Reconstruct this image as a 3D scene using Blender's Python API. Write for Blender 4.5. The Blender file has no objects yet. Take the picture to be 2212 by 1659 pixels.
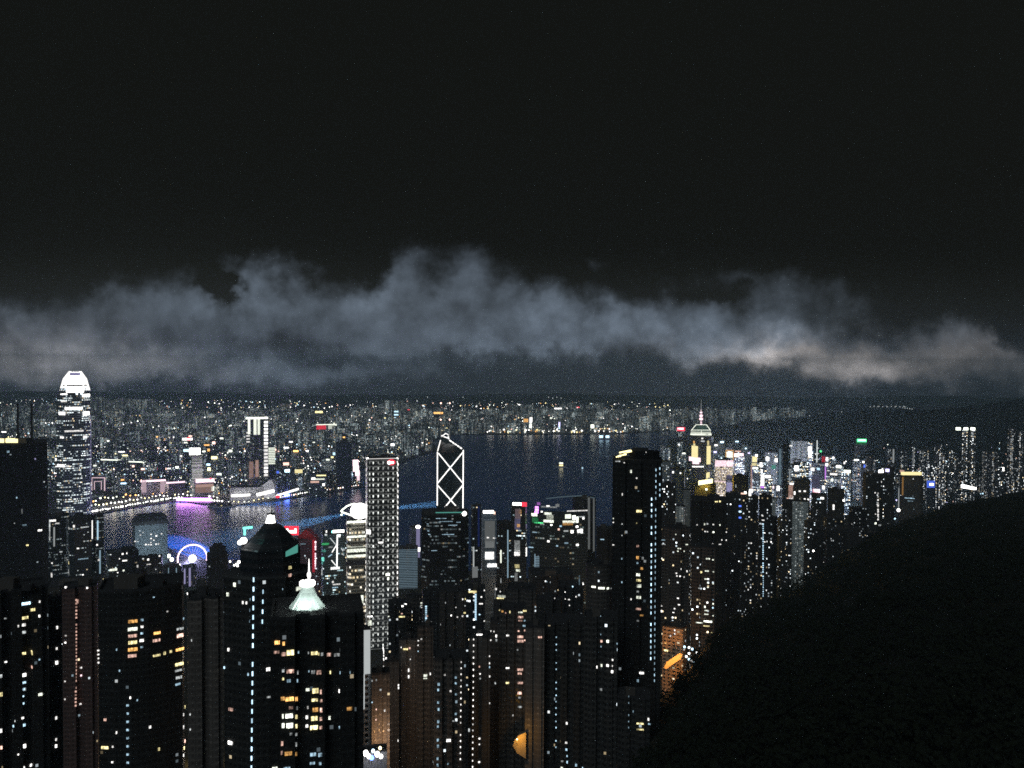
import bpy, math, random
import numpy as np
from mathutils import Vector, Matrix
from math import radians as R, sin, cos, pi, exp

random.seed(7)
S = bpy.context.scene
COL = S.collection
# ------------------------------------------------------------------ camera, sky, moonlit cloud glow, exposure
CAMZ, F, CX, CY = 430.0, 1728.0, 1106.0, 829.5     # eye height in metres; focal length and centre on a 2212 x 1659 sheet
PITCH, ROLL = R(1.475), R(0.3)
cd = bpy.data.cameras.new('camera'); cam = bpy.data.objects.new('camera', cd); COL.objects.link(cam)
cam.matrix_world = Matrix.Translation((0, 0, CAMZ)) @ Matrix.Rotation(R(90) - PITCH, 4, 'X') @ Matrix.Rotation(ROLL, 4, 'Z')
cd.sensor_width = 36; cd.lens = 36 * F / 2212; cd.clip_start = 1; cd.clip_end = 40000
S.camera = cam
MW = cam.matrix_world.to_3x3()
S.view_settings.view_transform = 'Standard'; S.view_settings.look = 'None'
S.view_settings.exposure = 0; S.view_settings.gamma = 1
cy = S.cycles
cy.max_bounces = 4; cy.diffuse_bounces = 1; cy.glossy_bounces = 2; cy.transmission_bounces = 1; cy.volume_bounces = 0
cy.use_denoising = False
try: cy.denoiser = 'OPENIMAGEDENOISE'
except Exception: pass
cy.pixel_filter_type = 'BLACKMAN_HARRIS'; cy.filter_width = 1.65
cy.sample_clamp_indirect = 1; cy.sample_clamp_direct = 4.5
cy.caustics_reflective = True; cy.use_light_tree = True

sl = bpy.data.lights.new('sun', 'SUN'); sl.energy = 0.50; sl.angle = R(30); sl.color = (.80, .93, 1.0)
so = bpy.data.objects.new('sun', sl); COL.objects.link(so)
so.rotation_euler = (R(48), 0, R(-25))

class N:
    """tiny expression builder over math nodes"""
    t = None
    def __init__(s, k): s.k = k
    @staticmethod
    def m(op, *a, clamp=False):
        n = N.t.nodes.new('ShaderNodeMath'); n.operation = op; n.use_clamp = clamp
        for i, v in enumerate(a):
            if isinstance(v, N): N.t.links.new(v.k, n.inputs[i])
            else: n.inputs[i].default_value = v
        return N(n.outputs[0])
    def __add__(s, o): return N.m('ADD', s, o)
    __radd__ = __add__
    def __sub__(s, o): return N.m('SUBTRACT', s, o)
    def __rsub__(s, o): return N.m('SUBTRACT', o, s)
    def __mul__(s, o): return N.m('MULTIPLY', s, o)
    __rmul__ = __mul__
    def __truediv__(s, o): return N.m('DIVIDE', s, o)
    def __lt__(s, o): return N.m('LESS_THAN', s, o)
    def __gt__(s, o): return N.m('GREATER_THAN', s, o)
    def floor(s): return N.m('FLOOR', s)
    def fract(s): return N.m('FRACT', s)
    def pw(s, e): return N.m('POWER', s, e)
    def cl(s): return N.m('ADD', s, 0.0, clamp=True)
    def absn(s): return N.m('ABSOLUTE', s)
def node(t, typ, **kw):
    n = t.nodes.new(typ)
    for k, v in kw.items(): setattr(n, k, v)
    return n
def smooth(v, a, b, lo=0., hi=1.):
    n = node(N.t, 'ShaderNodeMapRange', interpolation_type='SMOOTHSTEP')
    N.t.links.new(v.k, n.inputs[0])
    for i, q in zip((1, 2, 3, 4), (a, b, lo, hi)): n.inputs[i].default_value = q
    return N(n.outputs[0])
def comb(x, y, z):
    n = node(N.t, 'ShaderNodeCombineXYZ')
    for i, v in enumerate((x, y, z)):
        if isinstance(v, N): N.t.links.new(v.k, n.inputs[i])
        else: n.inputs[i].default_value = v
    return n.outputs[0]
def noise(vec, scale, detail=4, rough=.55, out=0):
    n = node(N.t, 'ShaderNodeTexNoise'); N.t.links.new(vec, n.inputs['Vector'])
    n.inputs['Scale'].default_value = scale; n.inputs['Detail'].default_value = detail; n.inputs['Roughness'].default_value = rough
    return N(n.outputs[out])
def white(vec, out='Value'):
    n = node(N.t, 'ShaderNodeTexWhiteNoise', noise_dimensions='3D'); N.t.links.new(vec, n.inputs['Vector'])
    return N(n.outputs[out])

# night sky: low cloud lit by the city, in directions (a = east of centre, b = up), one unit = one sheet pixel
W = bpy.data.worlds.new('World'); S.world = W; W.use_nodes = True
def build_sky():
    t = N.t = W.node_tree; t.nodes.clear()
    tc = node(t, 'ShaderNodeTexCoord'); sp = node(t, 'ShaderNodeSeparateXYZ'); t.links.new(tc.outputs['Generated'], sp.inputs[0])
    dx, dy, dz = [N(sp.outputs[i]) for i in range(3)]
    dy = N.m('MAXIMUM', dy, 0.08)
    gx = dx / dy * F + CX; gy = 785.0 - dz / dy * F
    base = comb(gx * 0.01, gy * 0.01, 0.0)
    wn = node(t, 'ShaderNodeTexNoise'); t.links.new(base, wn.inputs['Vector'])
    wn.inputs['Scale'].default_value = .9; wn.inputs['Detail'].default_value = 5; wn.inputs['Roughness'].default_value = .5
    ws = node(t, 'ShaderNodeSeparateColor'); t.links.new(wn.outputs['Color'], ws.inputs[0])
    X = gx + (N(ws.outputs[0]) - .5) * 130; Y = gy + (N(ws.outputs[1]) - .5) * 105
    wn2 = node(t, 'ShaderNodeTexNoise'); t.links.new(base, wn2.inputs['Vector'])
    wn2.inputs['Scale'].default_value = 3.4; wn2.inputs['Detail'].default_value = 6; wn2.inputs['Roughness'].default_value = .6
    ws2 = node(t, 'ShaderNodeSeparateColor'); t.links.new(wn2.outputs['Color'], ws2.inputs[0])
    X = X + (N(ws2.outputs[0]) - .5) * 45; Y = Y + (N(ws2.outputs[1]) - .5) * 45
    def g(cx, cy_, sx, sy, amp, sh=0.0):
        u = (X - cx) * (1.0 / (sx * 1.06)); v = (Y - cy_ - ((X - cx) * sh if sh else 0.0)) * (1.0 / sy)
        return N.m('EXPONENT', (u * u + v * v) * -1.0) * amp
    def acc(L):
        s = None
        for q in L: s = g(*q) if s is None else s + g(*q)
        return s
    cover = acc([(30, 735, 170, 75, 1.0), (200, 715, 110, 75, .9), (390, 680, 95, 90, 1.0), (560, 610, 62, 62, .95), (600, 720, 150, 80, .9),
                 (760, 690, 110, 85, .95), (870, 640, 46, 85, .75), (1010, 630, 95, 85, .8), (1000, 720, 170, 60, .8), (1180, 680, 110, 75, .85),
                 (1290, 560, 55, 22, .38, .35), (1340, 710, 120, 65, .9), (1500, 690, 90, 70, .85), (1610, 730, 140, 55, .9), (1650, 610, 120, 34, .42, .1),
                 (1760, 690, 110, 80, .7), (1850, 775, 130, 42, 1.0), (2060, 735, 60, 70, .7), (2150, 765, 110, 35, .75, .25), (1980, 760, 120, 60, .35), (2060, 800, 220, 55, .42),  (120, 805, 220, 40, .8), (420, 800, 170, 34, .7), (640, 815, 110, 28, .45), (860, 815, 120, 22, .35), (870, 730, 100, 50, .5),
                 (500, 617, 46, 26, -1.3), (640, 740, 90, 24, -.5), (710, 775, 70, 22, -.45), (480, 700, 30, 60, -.2), (1560, 625, 70, 16, -.4), (1720, 700, 70, 20, -.35), (800, 610, 30, 70, -.3)])
    fb = noise(base, 1.15, 7, .55); fb2 = noise(base, .7, 3, .5); fb3 = noise(base, 5.0, 5, .6)
    edge = smooth(cover + (fb - .5) * .75 + (fb3 - .5) * .2, .14, .95)
    # how strongly the city below lights each stretch of cloud
    lum = acc([(60, 760, 240, 60, .040), (330, 790, 240, 40, .030), (480, 650, 160, 60, .022), (760, 660, 140, 70, .024), (860, 810, 130, 26, .022), (1080, 745, 170, 34, .038),
               (1000, 650, 160, 80, .018), (1200, 700, 120, 60, .030), (1400, 700, 180, 55, .028), (1560, 735, 160, 40, .045), (1640, 764, 95, 26, .125),
               (1700, 740, 150, 35, .030), (1880, 790, 90, 26, .080), (1800, 770, 120, 30, .040), (2090, 740, 90, 45, .020), (560, 590, 50, 50, .022)])
    lum = (lum * 1.85 + .042) * smooth(fb, .25, .75, .45, 1.45) * (fb2 * 1.2 + .45)
    warm = acc([(0, 780, 260, 80, .75), (340, 800, 180, 50, .45), (1660, 775, 200, 45, .8), (1900, 790, 260, 60, .75), (2150, 760, 200, 80, .6), (1300, 820, 200, 40, .4)]).cl()
    # murk under the cloud deck
    low = smooth(gy, 520, 815) * (.55 + .45 * fb2)
    right = smooth(gx, 1500, 2250, 1., .62)
    bl = acc([(620, 850, 260, 45, .006), (1000, 780, 250, 40, .006), (300, 640, 500, 150, .003)])
    murk = .0066 + low * .021 * right * smooth(gy, 735, 795, 1.0, 1.55) + bl
    mx = node(t, 'ShaderNodeMix', data_type='RGBA'); t.links.new(warm.k, mx.inputs[0])
    mx.inputs[6].default_value = (.76, .96, 1.24, 1); mx.inputs[7].default_value = (1.06, .99, .97, 1)
    v1 = node(t, 'ShaderNodeVectorMath', operation='SCALE'); t.links.new(mx.outputs[2], v1.inputs[0]); t.links.new((edge * lum * smooth(gy, 735, 795, 1.12, 2.5)).k, v1.inputs['Scale'])
    mb = node(t, 'ShaderNodeMix', data_type='RGBA'); t.links.new(smooth(gy, 560, 860).k, mb.inputs[0])
    mb.inputs[6].default_value = (.94, 1.06, .93, 1); mb.inputs[7].default_value = (.80, 1.0, 1.30, 1)
    v2 = node(t, 'ShaderNodeVectorMath', operation='SCALE'); t.links.new(mb.outputs[2], v2.inputs[0]); t.links.new(murk.k, v2.inputs['Scale'])
    v3 = node(t, 'ShaderNodeVectorMath', operation='ADD'); t.links.new(v1.outputs[0], v3.inputs[0]); t.links.new(v2.outputs[0], v3.inputs[1])
    bg = node(t, 'ShaderNodeBackground'); t.links.new(v3.outputs[0], bg.inputs[0]); bg.inputs[1].default_value = 1.0
    o = node(t, 'ShaderNodeOutputWorld'); t.links.new(bg.outputs[0], o.inputs[0])
build_sky()
W.cycles.sampling_method = 'MANUAL'; W.cycles.sample_map_resolution = 512

# ------------------------------------------------------------------ placing and mesh helpers
def ray(x, y):
    d = MW @ Vector(((x - CX) / F, -(y - CY) / F, -1.0))
    return d / d.y
def at(x, y, Y):
    d = ray(x, y) * Y
    return Vector((d.x, d.y, CAMZ + d.z))
def onz(x, y, z=0.0):
    d = ray(x, y); k = (z - CAMZ) / d.z
    return Vector((d.x * k, d.y * k, z))
def topx(p):
    q = MW.transposed() @ Vector((p[0], p[1], p[2] - CAMZ))
    return (CX - q.x / q.z * F, CY + q.y / q.z * F)
def link(o, parent=None):
    COL.objects.link(o)
    if parent: o.parent = parent
    return o
def mesh(name, verts, faces, mats, parent=None, mi=None, uv=None, loc=(0, 0, 0), bid=None, smooth_=False):
    me = bpy.data.meshes.new(name); me.from_pydata([tuple(v) for v in verts], [], faces)
    for m in (mats if isinstance(mats, (list, tuple)) else [mats]): me.materials.append(m)
    if mi: me.polygons.foreach_set('material_index', mi)
    if uv is not None:
        l = me.uv_layers.new(name='UVMap'); l.data.foreach_set('uv', np.array(uv, dtype=np.float32).ravel())
    if bid is not None:
        a = me.attributes.new('bid', 'FLOAT', 'FACE'); a.data.foreach_set('value', np.array(bid, dtype=np.float32))
    if smooth_: me.polygons.foreach_set('use_smooth', [True] * len(me.polygons))
    me.update()
    o = bpy.data.objects.new(name, me); o.location = loc
    return link(o, parent)
def tag(o, label=None, cat=None, group=None, kind=None):
    if label: o['label'] = label
    if cat: o['category'] = cat
    if group: o['group'] = group
    if kind: o['kind'] = kind
    return o
class MB:
    """collects shapes into one mesh"""
    def __init__(s): s.v = []; s.f = []; s.mi = []
    def add(s, v, f, mi=0):
        k = len(s.v); s.v += [tuple(q) for q in v]; s.f += [tuple(i + k for i in q) for q in f]; s.mi += [mi] * len(f); return s
    def box(s, x0, y0, z0, x1, y1, z1, mi=0):
        return s.add([(x0, y0, z0), (x1, y0, z0), (x1, y1, z0), (x0, y1, z0), (x0, y0, z1), (x1, y0, z1), (x1, y1, z1), (x0, y1, z1)],
                     [(0, 3, 2, 1), (4, 5, 6, 7), (0, 1, 5, 4), (1, 2, 6, 5), (2, 3, 7, 6), (3, 0, 4, 7)], mi)
    def tube(s, a, b, r0, r1=None, n=6, mi=0):
        a, b = Vector(a), Vector(b); r1 = r0 if r1 is None else r1
        d = (b - a).normalized(); u = d.orthogonal().normalized(); w = d.cross(u)
        v = [a + (u * cos(2 * pi * i / n) + w * sin(2 * pi * i / n)) * r0 for i in range(n)] + [b + (u * cos(2 * pi * i / n) + w * sin(2 * pi * i / n)) * r1 for i in range(n)]
        return s.add(v, [(i, (i + 1) % n, n + (i + 1) % n, n + i) for i in range(n)] + [tuple(range(n - 1, -1, -1)), tuple(range(n, 2 * n))], mi)
    def ball(s, c, r, mi=0, n=8, m=5, sz=1.0):
        v = [(c[0], c[1], c[2] + r * sz)]
        for j in range(1, m):
            a = pi * j / m
            v += [(c[0] + r * sin(a) * cos(2 * pi * i / n), c[1] + r * sin(a) * sin(2 * pi * i / n), c[2] + r * cos(a) * sz) for i in range(n)]
        v.append((c[0], c[1], c[2] - r * sz)); L = len(v) - 1
        f = [(0, 1 + i, 1 + (i + 1) % n) for i in range(n)]
        for j in range(m - 2): f += [(1 + j * n + i, 1 + (j + 1) * n + i, 1 + (j + 1) * n + (i + 1) % n, 1 + j * n + (i + 1) % n) for i in range(n)]
        f += [(L, 1 + (m - 2) * n + (i + 1) % n, 1 + (m - 2) * n + i) for i in range(n)]
        return s.add(v, f, mi)
    def prism(s, P, z0, z1, mi=0, cap=None):
        n = len(P)
        s.add([(p[0], p[1], z0) for p in P] + [(p[0], p[1], z1) for p in P], [(i, (i + 1) % n, n + (i + 1) % n, n + i) for i in range(n)], mi)
        return s.add([(p[0], p[1], z1) for p in P], [tuple(range(n))], mi if cap is None else cap)
    def build(s, name, mats, parent=None, loc=(0, 0, 0), **k):
        v = [(q[0] - loc[0], q[1] - loc[1], q[2] - loc[2]) for q in s.v]
        return mesh(name, v, s.f, mats, parent, s.mi, loc=(0, 0, 0) if parent else loc, **k)

# ------------------------------------------------------------------ materials
_M = {}
def pbr(key, col, rough=.8, spec=.3, var=.25, metal=0.0, sc=.15):
    if key in _M: return _M[key]
    m = bpy.data.materials.new(key); m.use_nodes = True; t = N.t = m.node_tree
    b = t.nodes['Principled BSDF']; tc = node(t, 'ShaderNodeTexCoord')
    f = noise(tc.outputs['Object'], sc, 5)
    n = node(t, 'ShaderNodeMix', data_type='RGBA'); t.links.new(f.k, n.inputs[0])
    n.inputs[6].default_value = tuple(c * (1 - var) for c in col) + (1,); n.inputs[7].default_value = tuple(min(1, c * (1 + var)) for c in col) + (1,)
    t.links.new(n.outputs[2], b.inputs['Base Color']); b.inputs['Roughness'].default_value = rough
    b.inputs['Specular IOR Level'].default_value = spec; b.inputs['Metallic'].default_value = metal
    _M[key] = m; return m
PAL = {'W': (1, .97, .93), 'C': (.55, .82, 1.0), 'Y': (1, .86, .42), 'O': (1, .52, .16), 'P': (1, .62, .50), 'D': (.62, .66, .66), 'T': (.25, 1.0, .82), 'B': (.10, .20, 1.0),
       'R': (1, .05, .09), 'G': (.12, 1, .35), 'V': (.70, .26, .95), 'K': (1, .72, .80), 'L': (.62, .58, 1.0), 'N': (.90, .95, .80)}
def glow(code, s, tex=False, sample=True):
    """a lamp, sign or lit window of colour CODE; tex: curtains and furniture break the light up"""
    key = f'glow_{code}_{s}_{tex}_{sample}'
    if key in _M: return _M[key]
    m = bpy.data.materials.new(key); m.use_nodes = True; t = N.t = m.node_tree; t.nodes.clear()
    e = node(t, 'ShaderNodeEmission'); e.inputs[0].default_value = PAL[code] + (1,); e.inputs[1].default_value = s
    if tex:
        tc = node(t, 'ShaderNodeTexCoord'); oi = node(t, 'ShaderNodeObjectInfo')
        sp = node(t, 'ShaderNodeSeparateXYZ'); t.links.new(tc.outputs['Object'], sp.inputs[0])
        x, y, z = [N(sp.outputs[i]) for i in range(3)]; r = N(oi.outputs['Random'])
        c1 = noise(comb(x + y, z * .6, r * 50), .9, 3, .7)
        fr = ((x + y) * .55 + r).fract() > .10
        st = smooth(c1, .30, .72, .18, 1.5) * (fr * .8 + .2) * (r * .6 + .7) * s
        t.links.new(st.k, e.inputs[1])
    o = node(t, 'ShaderNodeOutputMaterial'); t.links.new(e.outputs[0], o.inputs[0])
    if not sample: m.cycles.emission_sampling = 'NONE'
    _M[key] = m; return m
def facade(key, wall=(.2, .2, .2), glass=(.02, .025, .03), cw=3.0, fh=3.2, ww=.6, wh=.5, p=.06, s=1.5, warm=.25, mode='home', run=5, rough=.85, cool=(.62, .85, 1.0), amb=0.0):
    """wall with a grid of windows (cw wide, fh high); a share p of them lit"""
    if key in _M: return _M[key]
    m = bpy.data.materials.new(key); m.use_nodes = True; t = N.t = m.node_tree
    b = t.nodes['Principled BSDF']
    uvn = node(t, 'ShaderNodeUVMap'); uvn.uv_map = 'UVMap'; sp = node(t, 'ShaderNodeSeparateXYZ'); t.links.new(uvn.outputs[0], sp.inputs[0])
    u, v = N(sp.outputs[0]), N(sp.outputs[1])
    oi = node(t, 'ShaderNodeObjectInfo'); at_ = node(t, 'ShaderNodeAttribute'); at_.attribute_name = 'bid'
    seed = N(oi.outputs['Random']) * 37.0 + N(at_.outputs['Fac']) * 91.0
    a = u / cw; c = v / fh
    cu, cv, fu, fv = a.floor(), c.floor(), a.fract(), c.fract()
    mask = ((fu - .5).absn() < ww / 2) * ((fv - .5).absn() < wh / 2)
    r1 = white(comb(cu, cv, seed)); r2 = white(comb(cu, cv, seed + 5.3)); r3 = white(comb(cu, cv, seed + 9.1))
    rb = white(comb(seed, 3.1, 1.7)); rb2 = white(comb(seed, 7.7, 4.2))
    if mode == 'home':
        colr = white(comb(cu, 11.0, seed))
        prob = (colr * colr * 2.4 + .15) * p * (rb * 1.3 + .35)
        lit = r1 < prob
    elif mode == 'office':
        rr = white(comb((a / run).floor(), cv, seed + 2.0)); fl = white(comb(4.0, cv, seed)); 
        prob = (fl * fl * 1.5 + .25) * p * (rb * .8 + .6)
        lit = N.m('MAXIMUM', (rr < prob) * (r1 < .8), (r1 < prob * .25))
    elif mode == 'full':
        lit = r1 < (p + r1 * 0)
    bright = (r2 * r2 * 1.3 + .25) * s * (rb2 * rb2 * 1.7 + .35)
    # tint
    w = (r3 < warm)
    mx = node(t, 'ShaderNodeMix', data_type='RGBA'); t.links.new(w.k, mx.inputs[0]); mx.inputs[6].default_value = cool + (1,); mx.inputs[7].default_value = (1, .78, .45, 1)
    mw = node(t, 'ShaderNodeMix', data_type='RGBA'); t.links.new((r3 * r2).k, mw.inputs[0]); t.links.new(mx.outputs[2], mw.inputs[6]); mw.inputs[7].default_value = (1, .97, .92, 1)
    # wall colour with dirt and a tint of its own per building
    tc = node(t, 'ShaderNodeTexCoord'); d = noise(comb(u * .05, v * .02, seed), 3.0, 5)
    ac = (r3 > .72) * ((fu - .78).absn() < .12) * ((fv - .12).absn() < .10)
    wv = (d * .9 + .5) * (rb2 * .9 + .5) * ((fv > .90) * .55 + .85) * ((fu < .08) * -.3 + 1.0) * (ac * 1.6 + 1.0)
    ws = node(t, 'ShaderNodeVectorMath', operation='SCALE'); ws.inputs[0].default_value = wall; t.links.new(wv.k, ws.inputs['Scale'])
    mg = node(t, 'ShaderNodeMix', data_type='RGBA'); t.links.new(mask.k, mg.inputs[0]); t.links.new(ws.outputs[0], mg.inputs[6]); mg.inputs[7].default_value = glass + (1,)
    t.links.new(mg.outputs[2], b.inputs['Base Color'])
    ro = rough - mask * (rough - .25); t.links.new(ro.k, b.inputs['Roughness'])
    b.inputs['Specular IOR Level'].default_value = .35
    t.links.new(mw.outputs[2], b.inputs['Emission Color'])
    t.links.new((mask * lit * bright).k, b.inputs['Emission Strength'])
    m.cycles.emission_sampling = 'NONE'
    _M[key] = m; return m
ROOF = pbr('roof_concrete', (.040, .040, .042)); DARK = pbr('dark_metal', (.03, .03, .035), .5)
CONC = pbr('concrete', (.09, .08, .07)); STEEL = pbr('painted_steel', (.5, .5, .52), .4)
FAC = {
 'near':  facade('near_black_flats', (.042, .042, .040), (.024, .025, .026), cw=2.4, fh=3.05, ww=.5, wh=.45, p=.016, s=.9, warm=.3),
 'near2': facade('near_dark_flats', (.078, .072, .066), (.045, .044, .043), cw=2.2, fh=3.05, ww=.5, wh=.45, p=.014, s=1.1, warm=.25),
 'brown': facade('brown_flats', (.150, .132, .118), (.115, .10, .092), cw=3.4, fh=3.05, ww=.35, wh=.4, p=.004, s=1., warm=.5),
 'brick': facade('red_brown_flats', (.14, .088, .078), (.09, .065, .06), cw=2.8, fh=3.05, ww=.4, wh=.45, p=.012, s=.9, warm=.6),
 'mid':   facade('mid_levels_flats', (.065, .06, .056), cw=2.7, fh=3.1, ww=.5, wh=.45, p=.085, s=1.9, warm=.25, cool=(.75, .9, 1.0)),
 'midd':  facade('mid_levels_dark_flats', (.042, .042, .042), cw=2.7, fh=3.1, ww=.5, wh=.45, p=.085, s=1.9, warm=.2, cool=(.75, .9, 1.0)),
 'east':  facade('eastern_flats', (.07, .07, .07), cw=3.2, fh=3.1, ww=.6, wh=.55, p=.2, s=2.6, warm=.2, cool=(.85, .95, 1.0)),
 'wan':   facade('busy_district', (.20, .22, .26), cw=3.2, fh=3.6, ww=.65, wh=.5, p=.48, s=3.0, warm=.25, mode='office'),
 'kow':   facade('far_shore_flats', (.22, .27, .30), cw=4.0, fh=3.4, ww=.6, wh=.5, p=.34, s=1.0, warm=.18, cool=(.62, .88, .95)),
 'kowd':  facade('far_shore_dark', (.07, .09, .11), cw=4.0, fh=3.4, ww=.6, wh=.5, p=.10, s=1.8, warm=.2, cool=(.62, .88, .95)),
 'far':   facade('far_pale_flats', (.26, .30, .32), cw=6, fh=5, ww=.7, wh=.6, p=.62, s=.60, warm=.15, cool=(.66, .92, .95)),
 'ifc':   facade('silver_office', (.16, .18, .20), (.03, .04, .05), cw=1.9, fh=4.2, ww=.85, wh=.45, p=.36, s=.85, warm=.12, mode='office', run=9, rough=.4, cool=(.72, .9, .95)),
 'exch':  facade('glass_office', (.05, .055, .06), (.02, .03, .04), cw=2.0, fh=3.8, ww=.85, wh=.42, p=.25, s=.75, warm=.12, mode='office', run=7, rough=.4, cool=(.65, .88, .95)),
 'blue':  facade('grey_blue_block', (.30, .36, .40), (.10, .13, .16), cw=3.4, fh=3.8, ww=.5, wh=.5, p=.10, s=1.6, warm=.1, cool=(.8, .92, 1)),
 'stripe':facade('striped_block', (.24, .30, .36), (.02, .03, .045), cw=400, fh=4.2, ww=1.0, wh=.5, p=.0, s=0.),
 'cream': facade('banded_office', (.30, .29, .24), (.05, .05, .04), cw=2.6, fh=5.2, ww=.92, wh=.55, p=.72, s=1.9, warm=.75, mode='office', run=8, cool=(.9, .95, .75)),
 'gov':   facade('black_office', (.018, .02, .022), (.012, .016, .02), cw=2.4, fh=4.6, ww=.9, wh=.4, p=.42, s=.55, warm=.05, mode='office', run=5, rough=.35, cool=(.55, .8, .9)),
 'teal':  facade('teal_glass_office', (.10, .15, .17), (.03, .06, .07), cw=2.4, fh=4.0, ww=.8, wh=.5, p=.28, s=.9, warm=.1, mode='office', run=4, rough=.4, cool=(.45, .85, .95)),
 'night': facade('dark_office', (.03, .03, .034), (.015, .02, .022), cw=2.6, fh=3.8, ww=.8, wh=.45, p=.10, s=1.0, warm=.2, mode='office', run=3, rough=.4, cool=(.55, .8, .9)),
 'black': facade('black_glass_tower', (.022, .022, .025), cw=2.6, fh=3.8, ww=.8, wh=.45, p=.006, s=.8, warm=.2),
 'grid':  facade('lit_hotel_grid', (.20, .14, .10), cw=2.9, fh=4.4, ww=.75, wh=.62, p=.85, s=1.1, warm=.5, mode='full', cool=(1, .8, .75)),
 'ghost': facade('pale_lit_wall', (.45, .50, .50), (.2, .22, .22), cw=3, fh=3.4, ww=.5, wh=.5, p=.30, s=.35, warm=.1, mode='home', cool=(.8, .95, .95)),
}

# ------------------------------------------------------------------ ground heights of the island
CREST = [(1330, 360, 1730), (1350, 380, 1700), (1390, 450, 1560), (1440, 520, 1500), (1560, 650, 1345), (1640, 750, 1300), (1700, 850, 1262), (1800, 1000, 1205), (1900, 1200, 1135), (2050, 1400, 1080), (2212, 1500, 1050), (2600, 1500, 1010), (3400, 1400, 960)]
CR = np.array(CREST, float)
PRO = np.array([(-800, 390), (-60, 385), (40, 340), (120, 268), (280, 205), (450, 140), (700, 84), (1000, 40), (1300, 12), (1700, 3.2), (3000, 3.2), (9000, 3.2)], float)
def island(X, Y):
    X = np.asarray(X, float); Y = np.asarray(Y, float)
    z = np.interp(Y, PRO[:, 0], PRO[:, 1])
    Ys = np.maximum(Y, 30); px = CX + X / Ys * F
    yc = np.interp(px, CR[:, 0], CR[:, 1]); yy = np.interp(px, CR[:, 0], CR[:, 2])
    zc = CAMZ - (yy - 785) * yc / F - 9.0
    k = np.clip((px - 1300) / 60, 0, 1)
    front = 345 + (zc - 345) * np.clip((Ys - 60) / (yc - 60), 0, 1)
    back = zc + (z - zc) * np.clip((Ys - yc) / 330, 0, 1) ** .8
    h = np.where(Ys < yc, front, back)
    z = np.maximum(z, z * (1 - k) + h * k) * 1.0
    # eastern hills behind the far end of the island's shore
    e = np.clip((X - 1250) / 500, 0, 1) * np.clip((Y - 3100) / 1300, 0, 1) * np.clip((6500 - Y) / 1500, 0, 1)
    ridge = 175 + 45 * np.sin(X / 420.) + 25 * np.sin(X / 170. + 1) + 20 * np.sin(Y / 300.)
    z = z + e * ridge
    return z
def gz(X, Y): return float(island(X, Y))

def inside(P, X, Y):
    r = np.zeros(np.shape(X), bool); n = len(P)
    for i in range(n):
        (x0, y0), (x1, y1) = P[i], P[(i + 1) % n]
        c = ((y0 > Y) != (y1 > Y)) & (X < (x1 - x0) * (Y - y0) / ((y1 - y0) or 1e-9) + x0)
        r ^= c
    return r
ISL = [(-4000, 1750), (-500, 1720), (-220, 1690), (100, 1560), (300, 1600), (420, 2000), (500, 2700), (640, 3400), (905, 4600), (1500, 5200), (2600, 5600), (7000, 6200), (7000, -900), (-4000, -900)]
def grid_mesh(name, xs, ys, zf, mat):
    XX, YY = np.meshgrid(xs, ys); Z = zf(XX, YY); nx, ny = len(xs), len(ys)
    v = np.stack([XX, YY, Z], -1).reshape(-1, 3)
    f = [(j * nx + i, j * nx + i + 1, (j + 1) * nx + i + 1, (j + 1) * nx + i) for j in range(ny - 1) for i in range(nx - 1)]
    return mesh(name, v.tolist(), f, mat, smooth_=True)
def segdist(P, X, Y):
    d = np.full(np.shape(X), 1e9)
    for i in range(len(P)):
        a = np.array(P[i], float); b = np.array(P[(i + 1) % len(P)], float); ab = b - a
        t = np.clip(((X - a[0]) * ab[0] + (Y - a[1]) * ab[1]) / (ab @ ab), 0, 1)
        d = np.minimum(d, np.hypot(X - a[0] - t * ab[0], Y - a[1] - t * ab[1]))
    return d
def isle_z(X, Y):
    z = island(X, Y); sd = segdist(ISL, X, Y) * np.where(inside(ISL, X, Y), 1, -1)
    nz = 5 * np.sin(X / 31.) * np.sin(Y / 27.) * np.clip((z - 60) / 100, 0, 1)
    return np.where(sd < 0, np.maximum(sd * .4, -6), np.minimum(z + nz, 3.2 + sd * 2 + (z - 3.2) * np.clip(sd / 60, 0, 1)))
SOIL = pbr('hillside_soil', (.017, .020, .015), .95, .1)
xs = np.concatenate([np.arange(-4000, -1300, 150), np.arange(-1300, 1700, 24), np.arange(1700, 7001, 130)])
ys = np.concatenate([np.arange(-900, 0, 60), np.arange(0, 2100, 22), np.arange(2100, 6400, 80)])
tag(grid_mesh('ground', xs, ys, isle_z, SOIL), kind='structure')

# far shore (peninsula) as a low slab; its outline is the waterfront
SH = [(-900, 1215), (-300, 1165), (0, 1140), (110, 1126), (220, 1108), (300, 1093), (385, 1081), (440, 1088), (500, 1091), (590, 1081), (640, 1073), (700, 1065), (781, 1052), (776, 1015), (800, 1003), (868, 999),
      (905, 985), (945, 972), (935, 955), (958, 939), (1100, 938), (1250, 938), (1350, 936), (1430, 931), (1560, 926), (1700, 918), (1820, 905), (1900, 892)]
KS = [onz(x, y, 3.0) for x, y in SH]
KP = [(p.x, p.y) for p in KS] + [(7800, 7900), (8600, 10300), (-9300, 10300), (-9300, 3000)]
sl_ = MB(); sl_.prism(KP, -4, 3.0)
o = sl_.build('land', pbr('street_asphalt', (.055, .055, .058), .9, .2)); tag(o, kind='structure')
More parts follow.
